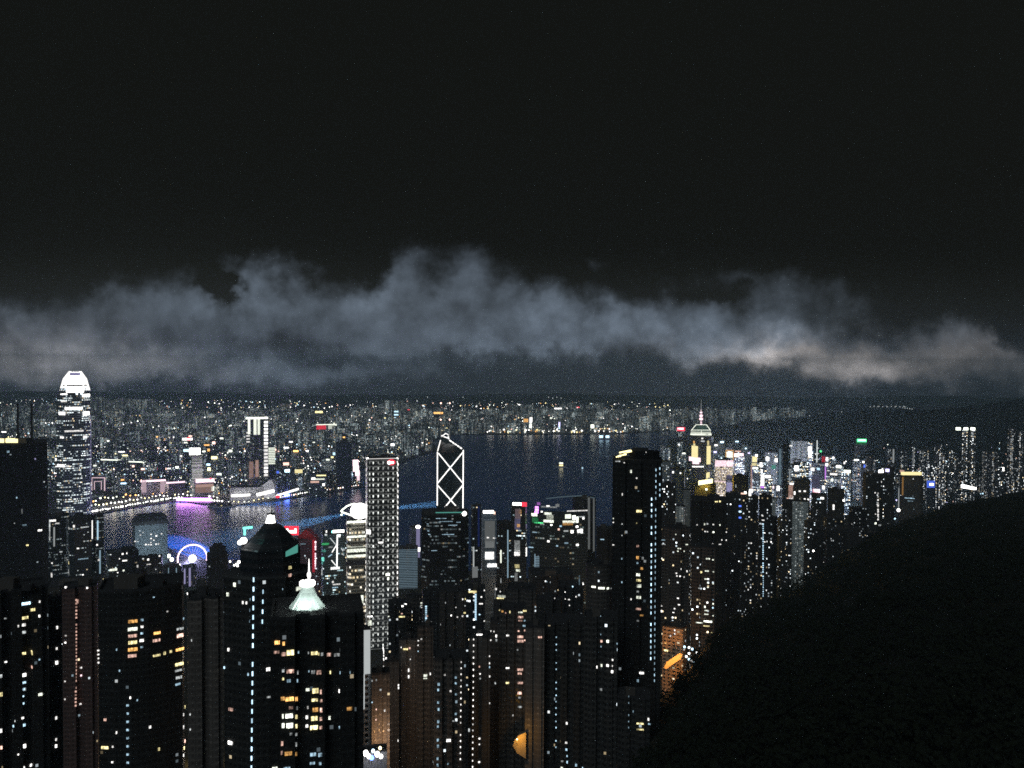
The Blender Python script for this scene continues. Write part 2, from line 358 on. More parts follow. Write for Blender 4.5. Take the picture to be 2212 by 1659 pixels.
# far hills with their tops lost in the cloud
HILL = pbr('far_hill', (.04, .05, .04), .95, .1)
def hz(X, Y):
    r = 30 + 28 * np.sin(X / 900. + 1) + 16 * np.sin(X / 370.) + 10 * np.sin(X / 140. + Y / 300.)
    return 3.2 + np.clip((Y - 8600) / 1500, 0, 1) * (r * .5 + 2)
tag(grid_mesh('hills', np.arange(-9000, 8401, 90), np.arange(8500, 10450, 240), hz, HILL), kind='structure')

# harbour
wm = bpy.data.materials.new('harbour_water'); wm.use_nodes = True; t = N.t = wm.node_tree; b = t.nodes['Principled BSDF']
b.inputs['Base Color'].default_value = (.004, .055, .20, 1); b.inputs['Roughness'].default_value = .17; b.inputs['IOR'].default_value = 1.33
tc = node(t, 'ShaderNodeTexCoord'); n1 = noise(tc.outputs['Object'], .09, 5, .6); n2 = noise(tc.outputs['Object'], .012, 3, .6)
bp = node(t, 'ShaderNodeBump'); bp.inputs['Strength'].default_value = .55; bp.inputs['Distance'].default_value = 1.6
t.links.new((n1 + n2 * 2.0).k, bp.inputs['Height']); t.links.new(bp.outputs[0], b.inputs['Normal'])
t.links.new((noise(tc.outputs['Object'], .004, 4) * .16 + .19).k, b.inputs['Roughness'])
tag(mesh('water', [(-9400, -900, 0), (9400, -900, 0), (9400, 10400, 0), (-9400, 10400, 0)], [(0, 1, 2, 3)], wm), kind='structure')

# wooded hillside: many leaf clumps in one mass
def forest():
    rnd = random.Random(3); V = []; Fc = []
    n = 0
    while n < 6000:
        Y = 70 + 1500 * rnd.random() ** 1.5; px = rnd.uniform(1330, 2500); X = (px - CX) / F * Y
        yc = np.interp(px, CR[:, 0], CR[:, 1])
        if Y > yc + 45: continue
        z = gz(X, Y); n += 1; r = rnd.uniform(3.0, 6.0) * (1.35 if Y > yc - 30 and rnd.random() < .5 else 1)
        for k in range(20):
            a = rnd.uniform(0, 2 * pi); e = rnd.uniform(-.3, 1.3); q = r * rnd.uniform(.55, 1.05)
            c = Vector((X + q * cos(a) * cos(e), Y + q * sin(a) * cos(e), z + r * .5 + q * sin(e) * .85))
            u = Vector((rnd.gauss(0, 1), rnd.gauss(0, 1), rnd.gauss(0, .6))).normalized(); w = u.orthogonal().normalized(); h = rnd.uniform(.5, 1.15)
            i = len(V); V.extend([tuple(c + u * h), tuple(c + w * h * .8), tuple(c - u * h), tuple(c - w * h * .8)]); Fc.append((i, i + 1, i + 2, i + 3))
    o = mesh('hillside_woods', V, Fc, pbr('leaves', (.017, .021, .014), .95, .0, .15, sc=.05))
    tag(o, 'dark wooded hillside filling the lower right below the towers', 'woods', kind='stuff')
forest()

# ------------------------------------------------------------------ building shapes
def chamf(c=.18): return [(-.5 + c, -.5), (.5 - c, -.5), (.5, -.5 + c), (.5, .5 - c), (.5 - c, .5), (-.5 + c, .5), (-.5, .5 - c), (-.5, -.5 + c)]
SHAPES = {
 'rect': [(-.5, -.5), (.5, -.5), (.5, .5), (-.5, .5)],
 'cham': chamf(), 'cham2': chamf(.1),
 'oct': chamf(.29),
 'cross': [(-.5, -.2), (-.28, -.2), (-.28, -.28), (-.2, -.28), (-.2, -.5), (.2, -.5), (.2, -.28), (.28, -.28), (.28, -.2), (.5, -.2), (.5, .2), (.28, .2), (.28, .28), (.2, .28), (.2, .5), (-.2, .5), (-.2, .28), (-.28, .28), (-.28, .2), (-.5, .2)],
 'bay': [(-.5, -.42), (-.36, -.42), (-.36, -.5), (-.12, -.5), (-.12, -.36), (.12, -.36), (.12, -.5), (.36, -.5), (.36, -.42), (.5, -.42), (.5, .42), (.36, .42), (.36, .5), (-.36, .5), (-.36, .42), (-.5, .42)],
 'bay3': [(-.5, -.44), (-.4, -.44), (-.4, -.5), (-.24, -.5), (-.24, -.38), (-.08, -.38), (-.08, -.5), (.08, -.5), (.08, -.38), (.24, -.38), (.24, -.5), (.4, -.5), (.4, -.44), (.5, -.44), (.5, .5), (-.5, .5)],
 'round': [(.5 * cos(2 * pi * i / 16 - pi / 2 - pi / 16), .5 * sin(2 * pi * i / 16 - pi / 2 - pi / 16)) for i in range(16)],
 'bow': [(-.5, -.30), (-.3, -.42), (-.1, -.49), (.1, -.49), (.3, -.42), (.5, -.30), (.5, .5), (-.5, .5)],
 'tri': [(-.42, -.5), (.42, -.5), (.5, -.38), (.10, .5), (-.10, .5), (-.5, -.38)],
}
def plan(x0, x1, Y, shape='rect', ratio=.8, rot=0.0, ymid=1000):
    """footprint in metres whose width seen from the lookout spans x0..x1 at depth Y"""
    P = [Vector((px, py * ratio)) for px, py in SHAPES[shape]]
    c = (x0 + x1) / 2; d = ray(c, ymid); th = -math.atan2(d.x, d.y) + R(rot)
    P = [Vector((p.x * cos(th) - p.y * sin(th), p.x * sin(th) + p.y * cos(th))) for p in P]
    vx = Vector((d.y, -d.x)).normalized()
    ww = max(p.dot(vx) for p in P) - min(p.dot(vx) for p in P)
    k = (x1 - x0) / F * Y * math.sqrt(1 + d.x ** 2) * vx.x / ww
    k = (x1 - x0) / F * Y * vx.x / ww
    cen = Vector((d.x * Y, Y)) + Vector((d.x, 1)).normalized() * k * .0
    off = (max(p.dot(vx) for p in P) + min(p.dot(vx) for p in P)) / 2
    return [cen + (p - vx * off) * k for p in P]
def walls(P, z0, z1, u0=0.0):
    n = len(P); v = [(p[0], p[1], z0) for p in P] + [(p[0], p[1], z1) for p in P]; f = []; uv = []; u = u0
    for i in range(n):
        L = math.hypot(P[(i + 1) % n][0] - P[i][0], P[(i + 1) % n][1] - P[i][1])
        f.append((i, (i + 1) % n, n + (i + 1) % n, n + i)); uv += [(u, z0), (u + L, z0), (u + L, z1), (u, z1)]; u += L
    return v, f, uv
def loft(rings, cap=True, u0=0.0, capmi=1):
    """rings: [(z, pts)] bottom to top -> verts, faces, uv, material index"""
    V = []; Fc = []; uv = []; mi = []; n = len(rings[0][1])
    for z, P in rings: V += [(p[0], p[1], z) for p in P]
    for r in range(len(rings) - 1):
        u = u0; P = rings[r][1]; z0, z1 = rings[r][0], rings[r + 1][0]
        for i in range(n):
            L = math.hypot(P[(i + 1) % n][0] - P[i][0], P[(i + 1) % n][1] - P[i][1])
            a, b_ = r * n + i, r * n + (i + 1) % n
            Fc.append((a, b_, b_ + n, a + n)); uv += [(u, z0), (u + L, z0), (u + L, z1), (u, z1)]; mi.append(0); u += L
    if cap:
        Fc.append(tuple((len(rings) - 1) * n + i for i in range(n))); uv += [(0, 0)] * n; mi.append(capmi)
    return V, Fc, uv, mi
def scaled(P, k, c=None):
    c = c or sum((Vector(p) for p in P), Vector((0, 0))) / len(P)
    return [c + (Vector(p) - c) * k for p in P]
class B: pass
HERO = []
def building(name, label, cat, x0, x1, yt, Y, mat, shape='rect', ratio=.8, rot=0.0, parapet=1.2, plant=True, steps=None, base=None, group=None, hero=True, rnd=random):
    """a building whose roof edge stands at sheet height yt; returns a record for placing parts on its facades"""
    b = B(); b.P = plan(x0, x1, Y, shape, ratio, rot, yt); c = sum(b.P, Vector((0, 0))) / len(b.P); b.c = c
    b.top = at((x0 + x1) / 2, yt, Y).z; b.z0 = (gz(c.x, c.y) - 4) if base is None else base
    rings = [(b.z0, b.P), (b.top, b.P)]
    if steps:                                                # [(y, scale)] set-backs towards the top
        rings = [(b.z0, b.P)]; cur = b.P
        for ys_, sc in steps:
            z = at((x0 + x1) / 2, ys_, Y).z; rings.append((z, cur)); cur = scaled(b.P, sc, c); rings.append((z + .01, cur))
        rings.append((b.top, cur))
    topP = rings[-1][1]
    V, Fc, uv, mi = loft(rings)
    b.loc = Vector((c.x, c.y, b.z0)); b.Y = Y; b.topP = topP
    V = [(q[0] - c.x, q[1] - c.y, q[2] - b.z0) for q in V]
    m = FAC[mat] if isinstance(mat, str) else mat
    if hero:
        o = bpy.data.objects.new(name, None); o.location = b.loc; link(o); o.empty_display_size = 5
        mesh('facade', V, Fc, [m, ROOF], o, mi, uv)
    else:
        o = mesh(name, V, Fc, [m, ROOF], None, mi, uv, loc=b.loc)
    b.o = o; tag(o, label, cat, group)
    b.w = (x1 - x0) / F * Y
    if hero and parapet:
        pa = MB(); n = len(topP); inn = scaled(topP, .965)
        out = scaled(topP, 1.004)
        z = b.top
        pa.add([(p[0], p[1], z) for p in out] + [(p[0], p[1], z + parapet) for p in out] + [(p[0], p[1], z + parapet) for p in inn] + [(p[0], p[1], z) for p in inn],
               [q for i in range(n) for q in ((i, (i + 1) % n, n + (i + 1) % n, n + i), (n + i, n + (i + 1) % n, 2 * n + (i + 1) % n, 2 * n + i), (2 * n + i, 2 * n + (i + 1) % n, 3 * n + (i + 1) % n, 3 * n + i))])
        pa.build('parapet', ROOF, o, b.loc)
    if plant:
        w = b.w
        for k in range(2 if hero else 1):
            q = MB(); s = rnd.uniform(.18, .34) * (1 if k == 0 else .5); ox = rnd.uniform(-.15, .15) * w; h = rnd.uniform(.06, .12) * min(w, 45) + 2.5
            cc = c + Vector((ox + (k * .22 * w), 0)); q.box(cc.x - s * w / 2, cc.y - s * w * .35, b.top + .02, cc.x + s * w / 2, cc.y + s * w * .35, b.top + h * (1 if k == 0 else .6))
            q.build('roof_plant', CONC if rnd.random() < .4 else ROOF, o, b.loc)
    HERO.append((label, x0, x1, yt, Y, b)) if hero else None
    return b
def hit(P, d):
    best = None; n = len(P)
    for i in range(n):
        p, q = Vector(P[i]), Vector(P[(i + 1) % n]); e = q - p
        den = d.x * e.y - d.y * e.x
        if abs(den) < 1e-9: continue
        t_ = (p.x * e.y - p.y * e.x) / den; s_ = (p.x * d.y - p.y * d.x) / den
        if -.001 <= s_ <= 1.001 and t_ > 0 and (best is None or t_ < best[0]): best = (t_, e.normalized())
    return best
def panel(b, name, x, y, w, h, mat, thick=.35, P=None, parent=None, label=None, proud=.06):
    """a lit window, strip or sign standing on the facade where the sight line x, y meets it; w, h in sheet pixels"""
    d = ray(x, y); d2 = Vector((d.x, d.y)); r = hit(P or b.P, d2)
    if r is None:
        xa, xb = topx((min(b.P, key=lambda p: p.x / p.y).x, min(b.P, key=lambda p: p.x / p.y).y, b.top))[0], topx((max(b.P, key=lambda p: p.x / p.y).x, max(b.P, key=lambda p: p.x / p.y).y, b.top))[0]
        x = min(max(x, xa + 1.5), xb - 1.5); d = ray(x, y); d2 = Vector((d.x, d.y)); r = hit(P or b.P, d2)
        if r is None: return None
    tt, e = r; c = d2 * tt; z = CAMZ + d.z * tt; nrm = Vector((e.y, -e.x))
    hw = w / F * tt / 2; hh = h / F * tt / 2
    fx = abs(e.dot(Vector((d2.y, -d2.x)).normalized())); hw = hw / max(fx, .45)
    # keep on its wall
    q = [c - e * hw, c + e * hw, c + e * hw + nrm * thick, c - e * hw + nrm * thick]; q = [p + nrm * proud for p in q]
    m = MB(); m.add([(p.x, p.y, z - hh) for p in q] + [(p.x, p.y, z + hh) for p in q], [(3, 2, 6, 7), (2, 1, 5, 6), (0, 3, 7, 4), (4, 7, 6, 5), (0, 1, 2, 3)])
    o = m.build(name, mat, parent or b.o, b.loc)
    if label: o['label'] = label
    return o
def lit(b, code, pts, w=4.5, h=4.5, s=2.2, name='window', tex=True):
    for q in pts:
        x, y = q[0], q[1]; ww = (q[2] if len(q) > 2 else w) * (.62 if (q[2] if len(q) > 2 else w) < 9 else .88); hh = (q[3] if len(q) > 3 else h) * .68
        c = q[4] if len(q) > 4 else code; s2 = q[5] if len(q) > 5 else s
        panel(b, name, x, y, ww, hh, glow(c, round(s2 * .9, 2), tex, sample=False))
def dashes(b, x, y0, y1, step, w=1.8, h=None, code='C', s=6.0, xb=None, name='light_strip', duty=.55):
    """one vertical strip of stairwell lights: small lamps in line on one facade, one part"""
    m = MB(); y = y0; n = 0; xb = x if xb is None else xb; rd = random.Random(int(x * 7 + y0)); fine = step > 4
    while y < y1:
        xx = x + (xb - x) * (y - y0) / (y1 - y0); d = ray(xx, y); d2 = Vector((d.x, d.y)); r = hit(b.P, d2)
        if r:
            tt, e = r; c = d2 * tt; z = CAMZ + d.z * tt; nr = Vector((e.y, -e.x)); hw = w / F * tt / 2; hh = (h or step * duty) / F * tt / 2
            q = [p + nr * .05 for p in (c - e * hw, c + e * hw, c + e * hw + nr * .3, c - e * hw + nr * .3)]
            m.add([(p.x, p.y, z - hh) for p in q] + [(p.x, p.y, z + hh) for p in q], [(3, 2, 6, 7), (2, 1, 5, 6), (0, 3, 7, 4), (4, 7, 6, 5), (0, 1, 2, 3)], rd.choice([0, 0, 1, 1, 2]) if fine else 0); n += 1
        y += step
        if fine and rd.random() < .05: y += step
    if n: m.build(name, [glow(code, s, False, False), glow(code, round(s * .62, 2), False, False), glow(code, round(s * .36, 2), False, False)], b.o, b.loc)
def lampball(name, label, cat, p, r, code, s, group=None, pole=None, mb=None):
    m = MB(); m.ball((0, 0, 0), r, 0, 8, 5)
    if pole: m.tube((0, 0, -pole), (0, 0, -r * .6), max(.12, r * .12), mi=1); m.box(-r * .4, -r * .4, -pole - .3, r * .4, r * .4, -pole, 1)
    o = mesh(name, m.v, m.f, [glow(code, s), DARK], None, m.mi, loc=p); tag(o, label, cat, group); return o
def plight(p, col, power, r=1.5, name='lamp_light'):  # serves lamps and also unseen lights added to brighten places
    l = bpy.data.lights.new(name, 'POINT'); l.energy = power; l.color = col; l.shadow_soft_size = r
    o = bpy.data.objects.new(name, l); o.location = p; COL.objects.link(o); return o

# coordinates read off four enlarged sheets of the photograph
def ZA(*q): return [(a[0] * .2803, 1194.1 + a[1] * .2803) + tuple(a[2:]) for a in q]
def ZB(*q): return [(474.4 + a[0] * .2803, 1194.1 + a[1] * .2803) + tuple(a[2:]) for a in q]
def ZC(*q): return [(948.8 + a[0] * .2803, 1194.1 + a[1] * .2803) + tuple(a[2:]) for a in q]
def ZE(*q): return [(1423.2 + a[0] * .1838, 914.9 + a[1] * .1838) + tuple(a[2:]) for a in q]
def Z1(*q): return [(a[0] / 4, 779.4 + a[1] / 4) + tuple(a[2:]) for a in q]
def Z2(*q): return [(553 + a[0] / 4, 779.4 + a[1] / 4) + tuple(a[2:]) for a in q]
def Z3(*q): return [(1106 + a[0] / 4, 779.4 + a[1] / 4) + tuple(a[2:]) for a in q]
def Z4(*q): return [(1659 + a[0] / 4, 779.4 + a[1] / 4) + tuple(a[2:]) for a in q]
def ZF(*q): return [(1501.8 + a[0] * .3211, 1194.1 + a[1] * .3211) + tuple(a[2:]) for a in q]
def ZG(*q): return [(1016.5 + a[0] * .1532, 1050.4 + a[1] * .1532) + tuple(a[2:]) for a in q]
def ZH(*q): return [(508.3 + a[0] * .1532, 1070.8 + a[1] * .1532) + tuple(a[2:]) for a in q]
def ZI(*q): return [(54.2 + a[0] * .1532, 1118.2 + a[1] * .1532) + tuple(a[2:]) for a in q]

# ================================================================== island front row (200 to 450 m away)
b = building('apartment_tower', 'black tower in the bottom left corner with stacked white and yellow windows', 'tower', -40, 104, 1268, 375, 'near2', 'bay3', .7, 4)
lit(b, 'W', ZA((200, 390, 18, 8, 'C', 4), (182, 555, 9, 8), (182, 612, 9, 8, 'D', 1.2), (180, 942, 11, 10, 'W', 4), (182, 1000, 9, 6, 'C'), (182, 1050, 7, 6, 'C'), (178, 1105, 5, 4, 'C'), (178, 1160, 7, 5, 'C'),
                    (175, 1272, 7, 6), (180, 1328, 9, 8, 'C'), (180, 1490, 11, 11, 'W', 4), (142, 565, 4, 7), (305, 375, 5, 7), (303, 487, 5, 8), (303, 822, 4, 4, 'C'), (42, 505, 8, 4, 'D', 1), (45, 840, 8, 4), (312, 1090, 9, 8, 'N', 1.6),
                    (250, 880, 8, 6, 'P', 1), (8, 950, 6, 10, 'D'), (10, 1090, 7, 12, 'Y', 1.6), (8, 1370, 6, 12), (10, 1500, 6, 10, 'P'), (115, 1295, 3, 5, 'D'), (103, 1335, 4, 7, 'C'), (238, 1635, 6, 8), (140, 1553, 4, 4), (185, 1650, 6, 5)))
lit(b, 'Y', ZA((252, 438, 10, 8), (192, 500, 14, 8), (182, 775, 9, 7), (250, 768, 11, 7)))
b = building('apartment_tower', 'slim black tower with one column of white windows in the lower left', 'tower', 104, 133, 1290, 400, 'near', 'rect', .9, 0)
lit(b, 'W', ZA((440, 575, 6, 9), (437, 738, 5, 7), (437, 845, 8, 10, 'W', 3.5), (433, 1272, 6, 9), (433, 1438, 5, 7), (433, 1488, 7, 9, 'W', 3.5)))
b = building('apartment_tower', 'red brown tower with a dotted line of landing lights at left', 'tower', 134, 214, 1264, 520, 'brick', 'bay', .8, -6)
dashes(b, 165, 1296, 1530, 7.6, 3.2, 3.6, 'P', .9, 163.5, duty=.5)
lit(b, 'W', ZA((508, 265, 7, 6, 'W', 4), (672, 270, 5, 5, 'W', 4), (508, 638, 5, 4), (503, 692, 6, 5), (500, 990, 4, 4), (500, 1128, 4, 4), (625, 885, 6, 5), (625, 945, 5, 5, 'K'), (620, 1165, 6, 5), (598, 375, 6, 12, 'P', .9)))
b = building('apartment_tower', 'blue lit rear tower low between the red brown tower and the black one', 'tower', 174, 212, 1455, 560, facade('blue_flats', (.16, .26, .33), cw=2.5, fh=3.1, ww=.4, wh=.4, p=.04, s=1.), 'bay', .8, 5)
lit(b, 'C', ZA((765, 950, 4, 6), (745, 985, 4, 5), (745, 1015, 5, 6), (715, 1055, 4, 4), (715, 1080, 5, 4), (745, 1080, 3, 5), (715, 1180, 4, 4), (740, 1180, 4, 4), (715, 1240, 5, 4), (742, 1310, 4, 4), (713, 1405, 4, 6), (713, 1440, 4, 4)), s=1.6)
b = building('apartment_tower', 'broad black tower in the lower left with stacked orange living room windows', 'tower', 214, 402, 1262, 380, 'near', 'bow', .7, -5)
lit(b, 'W', ZA((1025, 527, 21, 9.5, 'O', 1.2), (1023, 587, 21, 10, 'N', 2), (1022, 640, 19, 9, 'P', 1.1), (1023, 690, 19, 10, 'Y', 2), (1023, 744, 21, 10, 'O', 1.6), (1020, 793, 19, 9, 'P', 1.0),
                    (1095, 517, 8, 7, 'C', 1), (1095, 569, 8, 7), (1093, 620, 8, 6, 'C', 1), (1093, 674, 9, 8, 'W', 3), (1092, 726, 8, 5, 'C', 1)))
lit(b, 'O', ZA((1210, 617, 15, 8, 'O', 1.8), (1207, 674, 17, 8, 'P', 1.4), (1207, 790, 17, 6, 'Y', 1.8), (1268, 773, 7, 9, 'Y', 1.3), (1315, 760, 7, 8, 'Y', 1.2), (1387, 585, 15, 7, 'D', .9), (1387, 637, 14, 11, 'P', 2.2),
                    (1385, 743, 19, 8, 'O', 2.2), (1381, 857, 18, 9, 'Y', 2.6), (1375, 905, 16, 6, 'D', 1), (1377, 960, 13, 8, 'D', 1.4), (1370, 1012, 11, 6, 'C', .9)))
lit(b, 'C', ZA(*[(985, 1175 + 63 * k, 7, 6) for k in range(8)], (1005, 1115, 4, 7, 'W', 3), (900, 745, 3, 6), (922, 908, 3, 6), (1058, 1135, 4, 5), (1183, 342, 6, 3), (1432, 508, 3, 5), (1288, 452, 4, 4, 'W')), s=1.0)
lit(b, 'W', ZA((812, 1285, 7, 7, 'P', 1.6), (897, 1385, 4, 8), (810, 1500, 15, 8, 'Y', 2.2), (868, 1493, 4, 5), (1155, 1342, 7, 8), (1224, 1512, 6, 9, 'Y', 1.2), (1422, 1190, 6, 6, 'Y'), (1438, 1248, 4, 6), (1425, 1345, 6, 7), (1422, 1452, 6, 6, 'P'), (1416, 1505, 5, 6, 'Y', 3),
                    (1435, 1560, 4, 6), (702, 752, 5, 4), (700, 782, 4, 4), (700, 812, 4, 4), (698, 845, 5, 4), (868, 1612, 5, 5), (720, 1635, 8, 8, 'O', 2)))
b = building('apartment_tower', 'plain dark brown slab tower between the orange lit tower and the dashed light tower', 'tower', 404, 481, 1287, 340, 'brown', 'bay', .9, 3)
lit(b, 'W', ZA((1475, 675, 3, 7, 'D', 1.5), (1465, 1245, 3, 5, 'D'), (1465, 1360, 4, 5, 'D'), (1418, 315, 4, 5)))

# tall black tower with a hipped top
b = building('apartment_tower', 'tallest black near tower with a hipped top and a long dashed white light line', 'tower', 486, 668, 1232, 338, 'near', 'oct', .8, 0, plant=False, parapet=0)
bt = b; P0 = b.topP
def ringz(b, x0, x1, y, Y, shape, ratio): return (at((x0 + x1) / 2, y, Y).z, plan(x0, x1, Y, shape, ratio, 0, y))
def crown(b, name, rings, mats, cap=True):
    V, Fc, uv, mi = loft(rings, cap); V = [(q[0] - b.loc.x, q[1] - b.loc.y, q[2] - b.loc.z) for q in V]
    return mesh(name, V, Fc, mats, b.o, mi, uv)
crown(b, 'roof', [ringz(b, 520, 649, 1234, 338, 'oct', .8), ringz(b, 520, 649, 1180, 338, 'oct', .8), ringz(b, 546, 631, 1160, 338, 'oct', .8), ringz(b, 562, 614, 1141, 338, 'oct', .8), ringz(b, 573, 597, 1129, 338, 'oct', .8)], [FAC['black'], ROOF])
crown(b, 'lantern', [ringz(b, 573, 595, 1129, 338, 'oct', .9), ringz(b, 579, 592, 1111, 338, 'oct', .9)], [glow('W', 3), glow('W', 3)])
m = MB(); p0 = at(586, 1112, 338); m.tube(p0, (p0.x, p0.y, at(586, 1090, 338).z), .35, .1); m.box(p0.x - 1.5, p0.y - 1, p0.z, p0.x + 1.3, p0.y + 1, p0.z + .6); m.build('spire', DARK, b.o, b.loc)
lit(b, 'W', ZB((118, 245, 7, 12, 'N', 1.8), (65, 320, 6, 11, 'N', 1.8), (540, 113, 8, 9, 'Y', 1.6), (540, 172, 8, 9, 'P', 1), (605, 275, 10, 12, 'N', 1.5), (70, 745, 4, 9), (15, 883, 3, 7, 'C'), (88, 1205, 9, 9, 'P', 1.1), (85, 1463, 10, 10, 'W', 3.2),
                    (180, 383, 5, 9), (210, 385, 3, 8), (463, 580, 5, 5), (375, 897, 9, 10, 'W', 3.2), (430, 1395, 8, 6, 'D', 1.2), (378, 1110, 9, 5, 'D', .8)))
lit(b, 'C', ZB((235, 360, 2.5, 8), (232, 440, 2.5, 8), (230, 525, 2.5, 9), (222, 935, 3, 8), (485, 280, 3, 5), (462, 525, 2.5, 6), (610, 765, 3, 6)), s=.8)
dashes(b, 547.8, 1252, 1660, 20.3, 2.7, 9.5, 'C', 3.0, 543)
dashes(b, 568.2, 1278, 1350, 21.5, 2.5, 8.5, 'C', 2.6, 566.5)
# teal lit frame and floodlights on its left shoulder
m = MB(); a1, a2 = at(525, 1141, 330), at(545, 1139, 330); m.tube(a1, a2, .55); m.tube(at(528.5, 1140, 330), at(528.5, 1156, 330), .5); m.build('lit_frame', glow('T', 1.6), b.o, b.loc)
m = MB(); m.ball(at(526, 1168, 331), 1.55, 0, 10, 6, .9); m.build('floodlight', glow('W', 6), b.o, b.loc)
m = MB(); m.ball(at(518, 1172, 331), 1.0, 0, 10, 6); m.build('floodlight', glow('W', 5), b.o, b.loc)
m = MB(); m.box(*at(520, 1180, 332), *(at(530, 1176, 336))); m.build('floodlight_bracket', DARK, b.o, b.loc)
plight(at(524, 1164, 327), (.6, .95, 1), 350, 1.2)
m = MB(); q = [at(617, 1192, 326), at(642, 1177, 326), at(642, 1194, 326), at(617, 1203, 326)]; q2 = [p + Vector((0, 1, 0)) for p in q]
m.add(q + q2, [(0, 1, 2, 3), (7, 6, 5, 4), (0, 4, 5, 1), (1, 5, 6, 2), (2, 6, 7, 3), (3, 7, 4, 0)]); m.build('lit_awning', glow('T', .30), b.o, b.loc)

# tower with the floodlit bell roof
bd = b = building('apartment_tower', 'black tower carrying a floodlit white bell roof with many warm windows below', 'tower', 588, 784, 1314, 282, 'near', 'bay3', .75, 0, plant=False)
zt = b.top; cc = at(664, 1318, 283.5)
nf = 48; rings = []
for f_, rad, sc in ((0, 41, 3.4), (.08, 37, 2.6), (.28, 30, 1.4), (.5, 23, .5), (.75, 16.5, 0), (1.0, 12, 0)):
    yy = 1309 - f_ * 46; pts = []
    for i in range(nf):
        a = 2 * pi * i / nf; rr = (rad + sc * (abs(cos(a * 5)) - .5)) / F * 283.5
        pts.append(Vector((cc.x + rr * cos(a), cc.y + rr * .8 * sin(a))))
    dip = 0
    rings.append((at(664, yy + 3, 283.5).z, pts))
V, Fc, uv, mi = loft(rings, True)
# scalloped hem
hem = nf
for i in range(nf):
    a = 2 * pi * i / nf; x_, y_, z_ = V[i]; V[i] = (x_, y_, z_ - .9 + 1.1 * (1 - abs(cos(a * 5))))
COPPER = pbr('green_copper', (.40, .50, .46), .6, .4, .15)
V = [(q[0] - b.loc.x, q[1] - b.loc.y, q[2] - b.loc.z) for q in V]
mesh('bell_roof', V, Fc, [COPPER, COPPER], b.o, mi, uv)
m = MB()
for i in range(14): a = 2 * pi * i / 14; z = at(666, 1260, 283.5).z; m.ball((cc.x + 1.95 * cos(a), cc.y + 1.7 * sin(a), z + .2 * sin(i * 2.2)), .95, 0, 8, 5)
m.build('lantern_ring', glow('W', 4), b.o, b.loc)
m = MB(); p1 = at(667.5, 1252, 283.5); p2 = at(669, 1207, 283.5); m.tube(p1, (p1.x, p1.y, p2.z), .42, .1, 8); m.ball((p1.x, p1.y, at(668, 1242, 283.5).z), .75, 0, 8, 5, 1.7); m.build('spire', glow('W', 2.2), b.o, b.loc)
m = MB(); z = zt
for i in range(10): a = 2 * pi * i / 10 + .3; m.box(cc.x + 7.9 * cos(a) - .3, cc.y + 6.6 * sin(a) - .3, z, cc.x + 7.9 * cos(a) + .3, cc.y + 6.6 * sin(a) + .3, z + .5)
m.build('floodlight_case', DARK, b.o, b.loc)
for i in range(9):
    a = 2 * pi * (i + .5) / 16 + pi * .94; l = bpy.data.lights.new('roof_floodlight', 'SPOT'); l.energy = 2100; l.color = (.96, 1, .97); l.spot_size = R(95); l.spot_blend = .4; l.shadow_soft_size = .15
    o = bpy.data.objects.new('roof_floodlight', l); COL.objects.link(o); A = Vector((cc.x + 8.4 * cos(a), cc.y + 7.0 * sin(a), z + .6)); o.location = A; o.rotation_euler = (Vector((cc.x, cc.y, z + 5.2)) - A).to_track_quat('-Z', 'Y').to_euler()
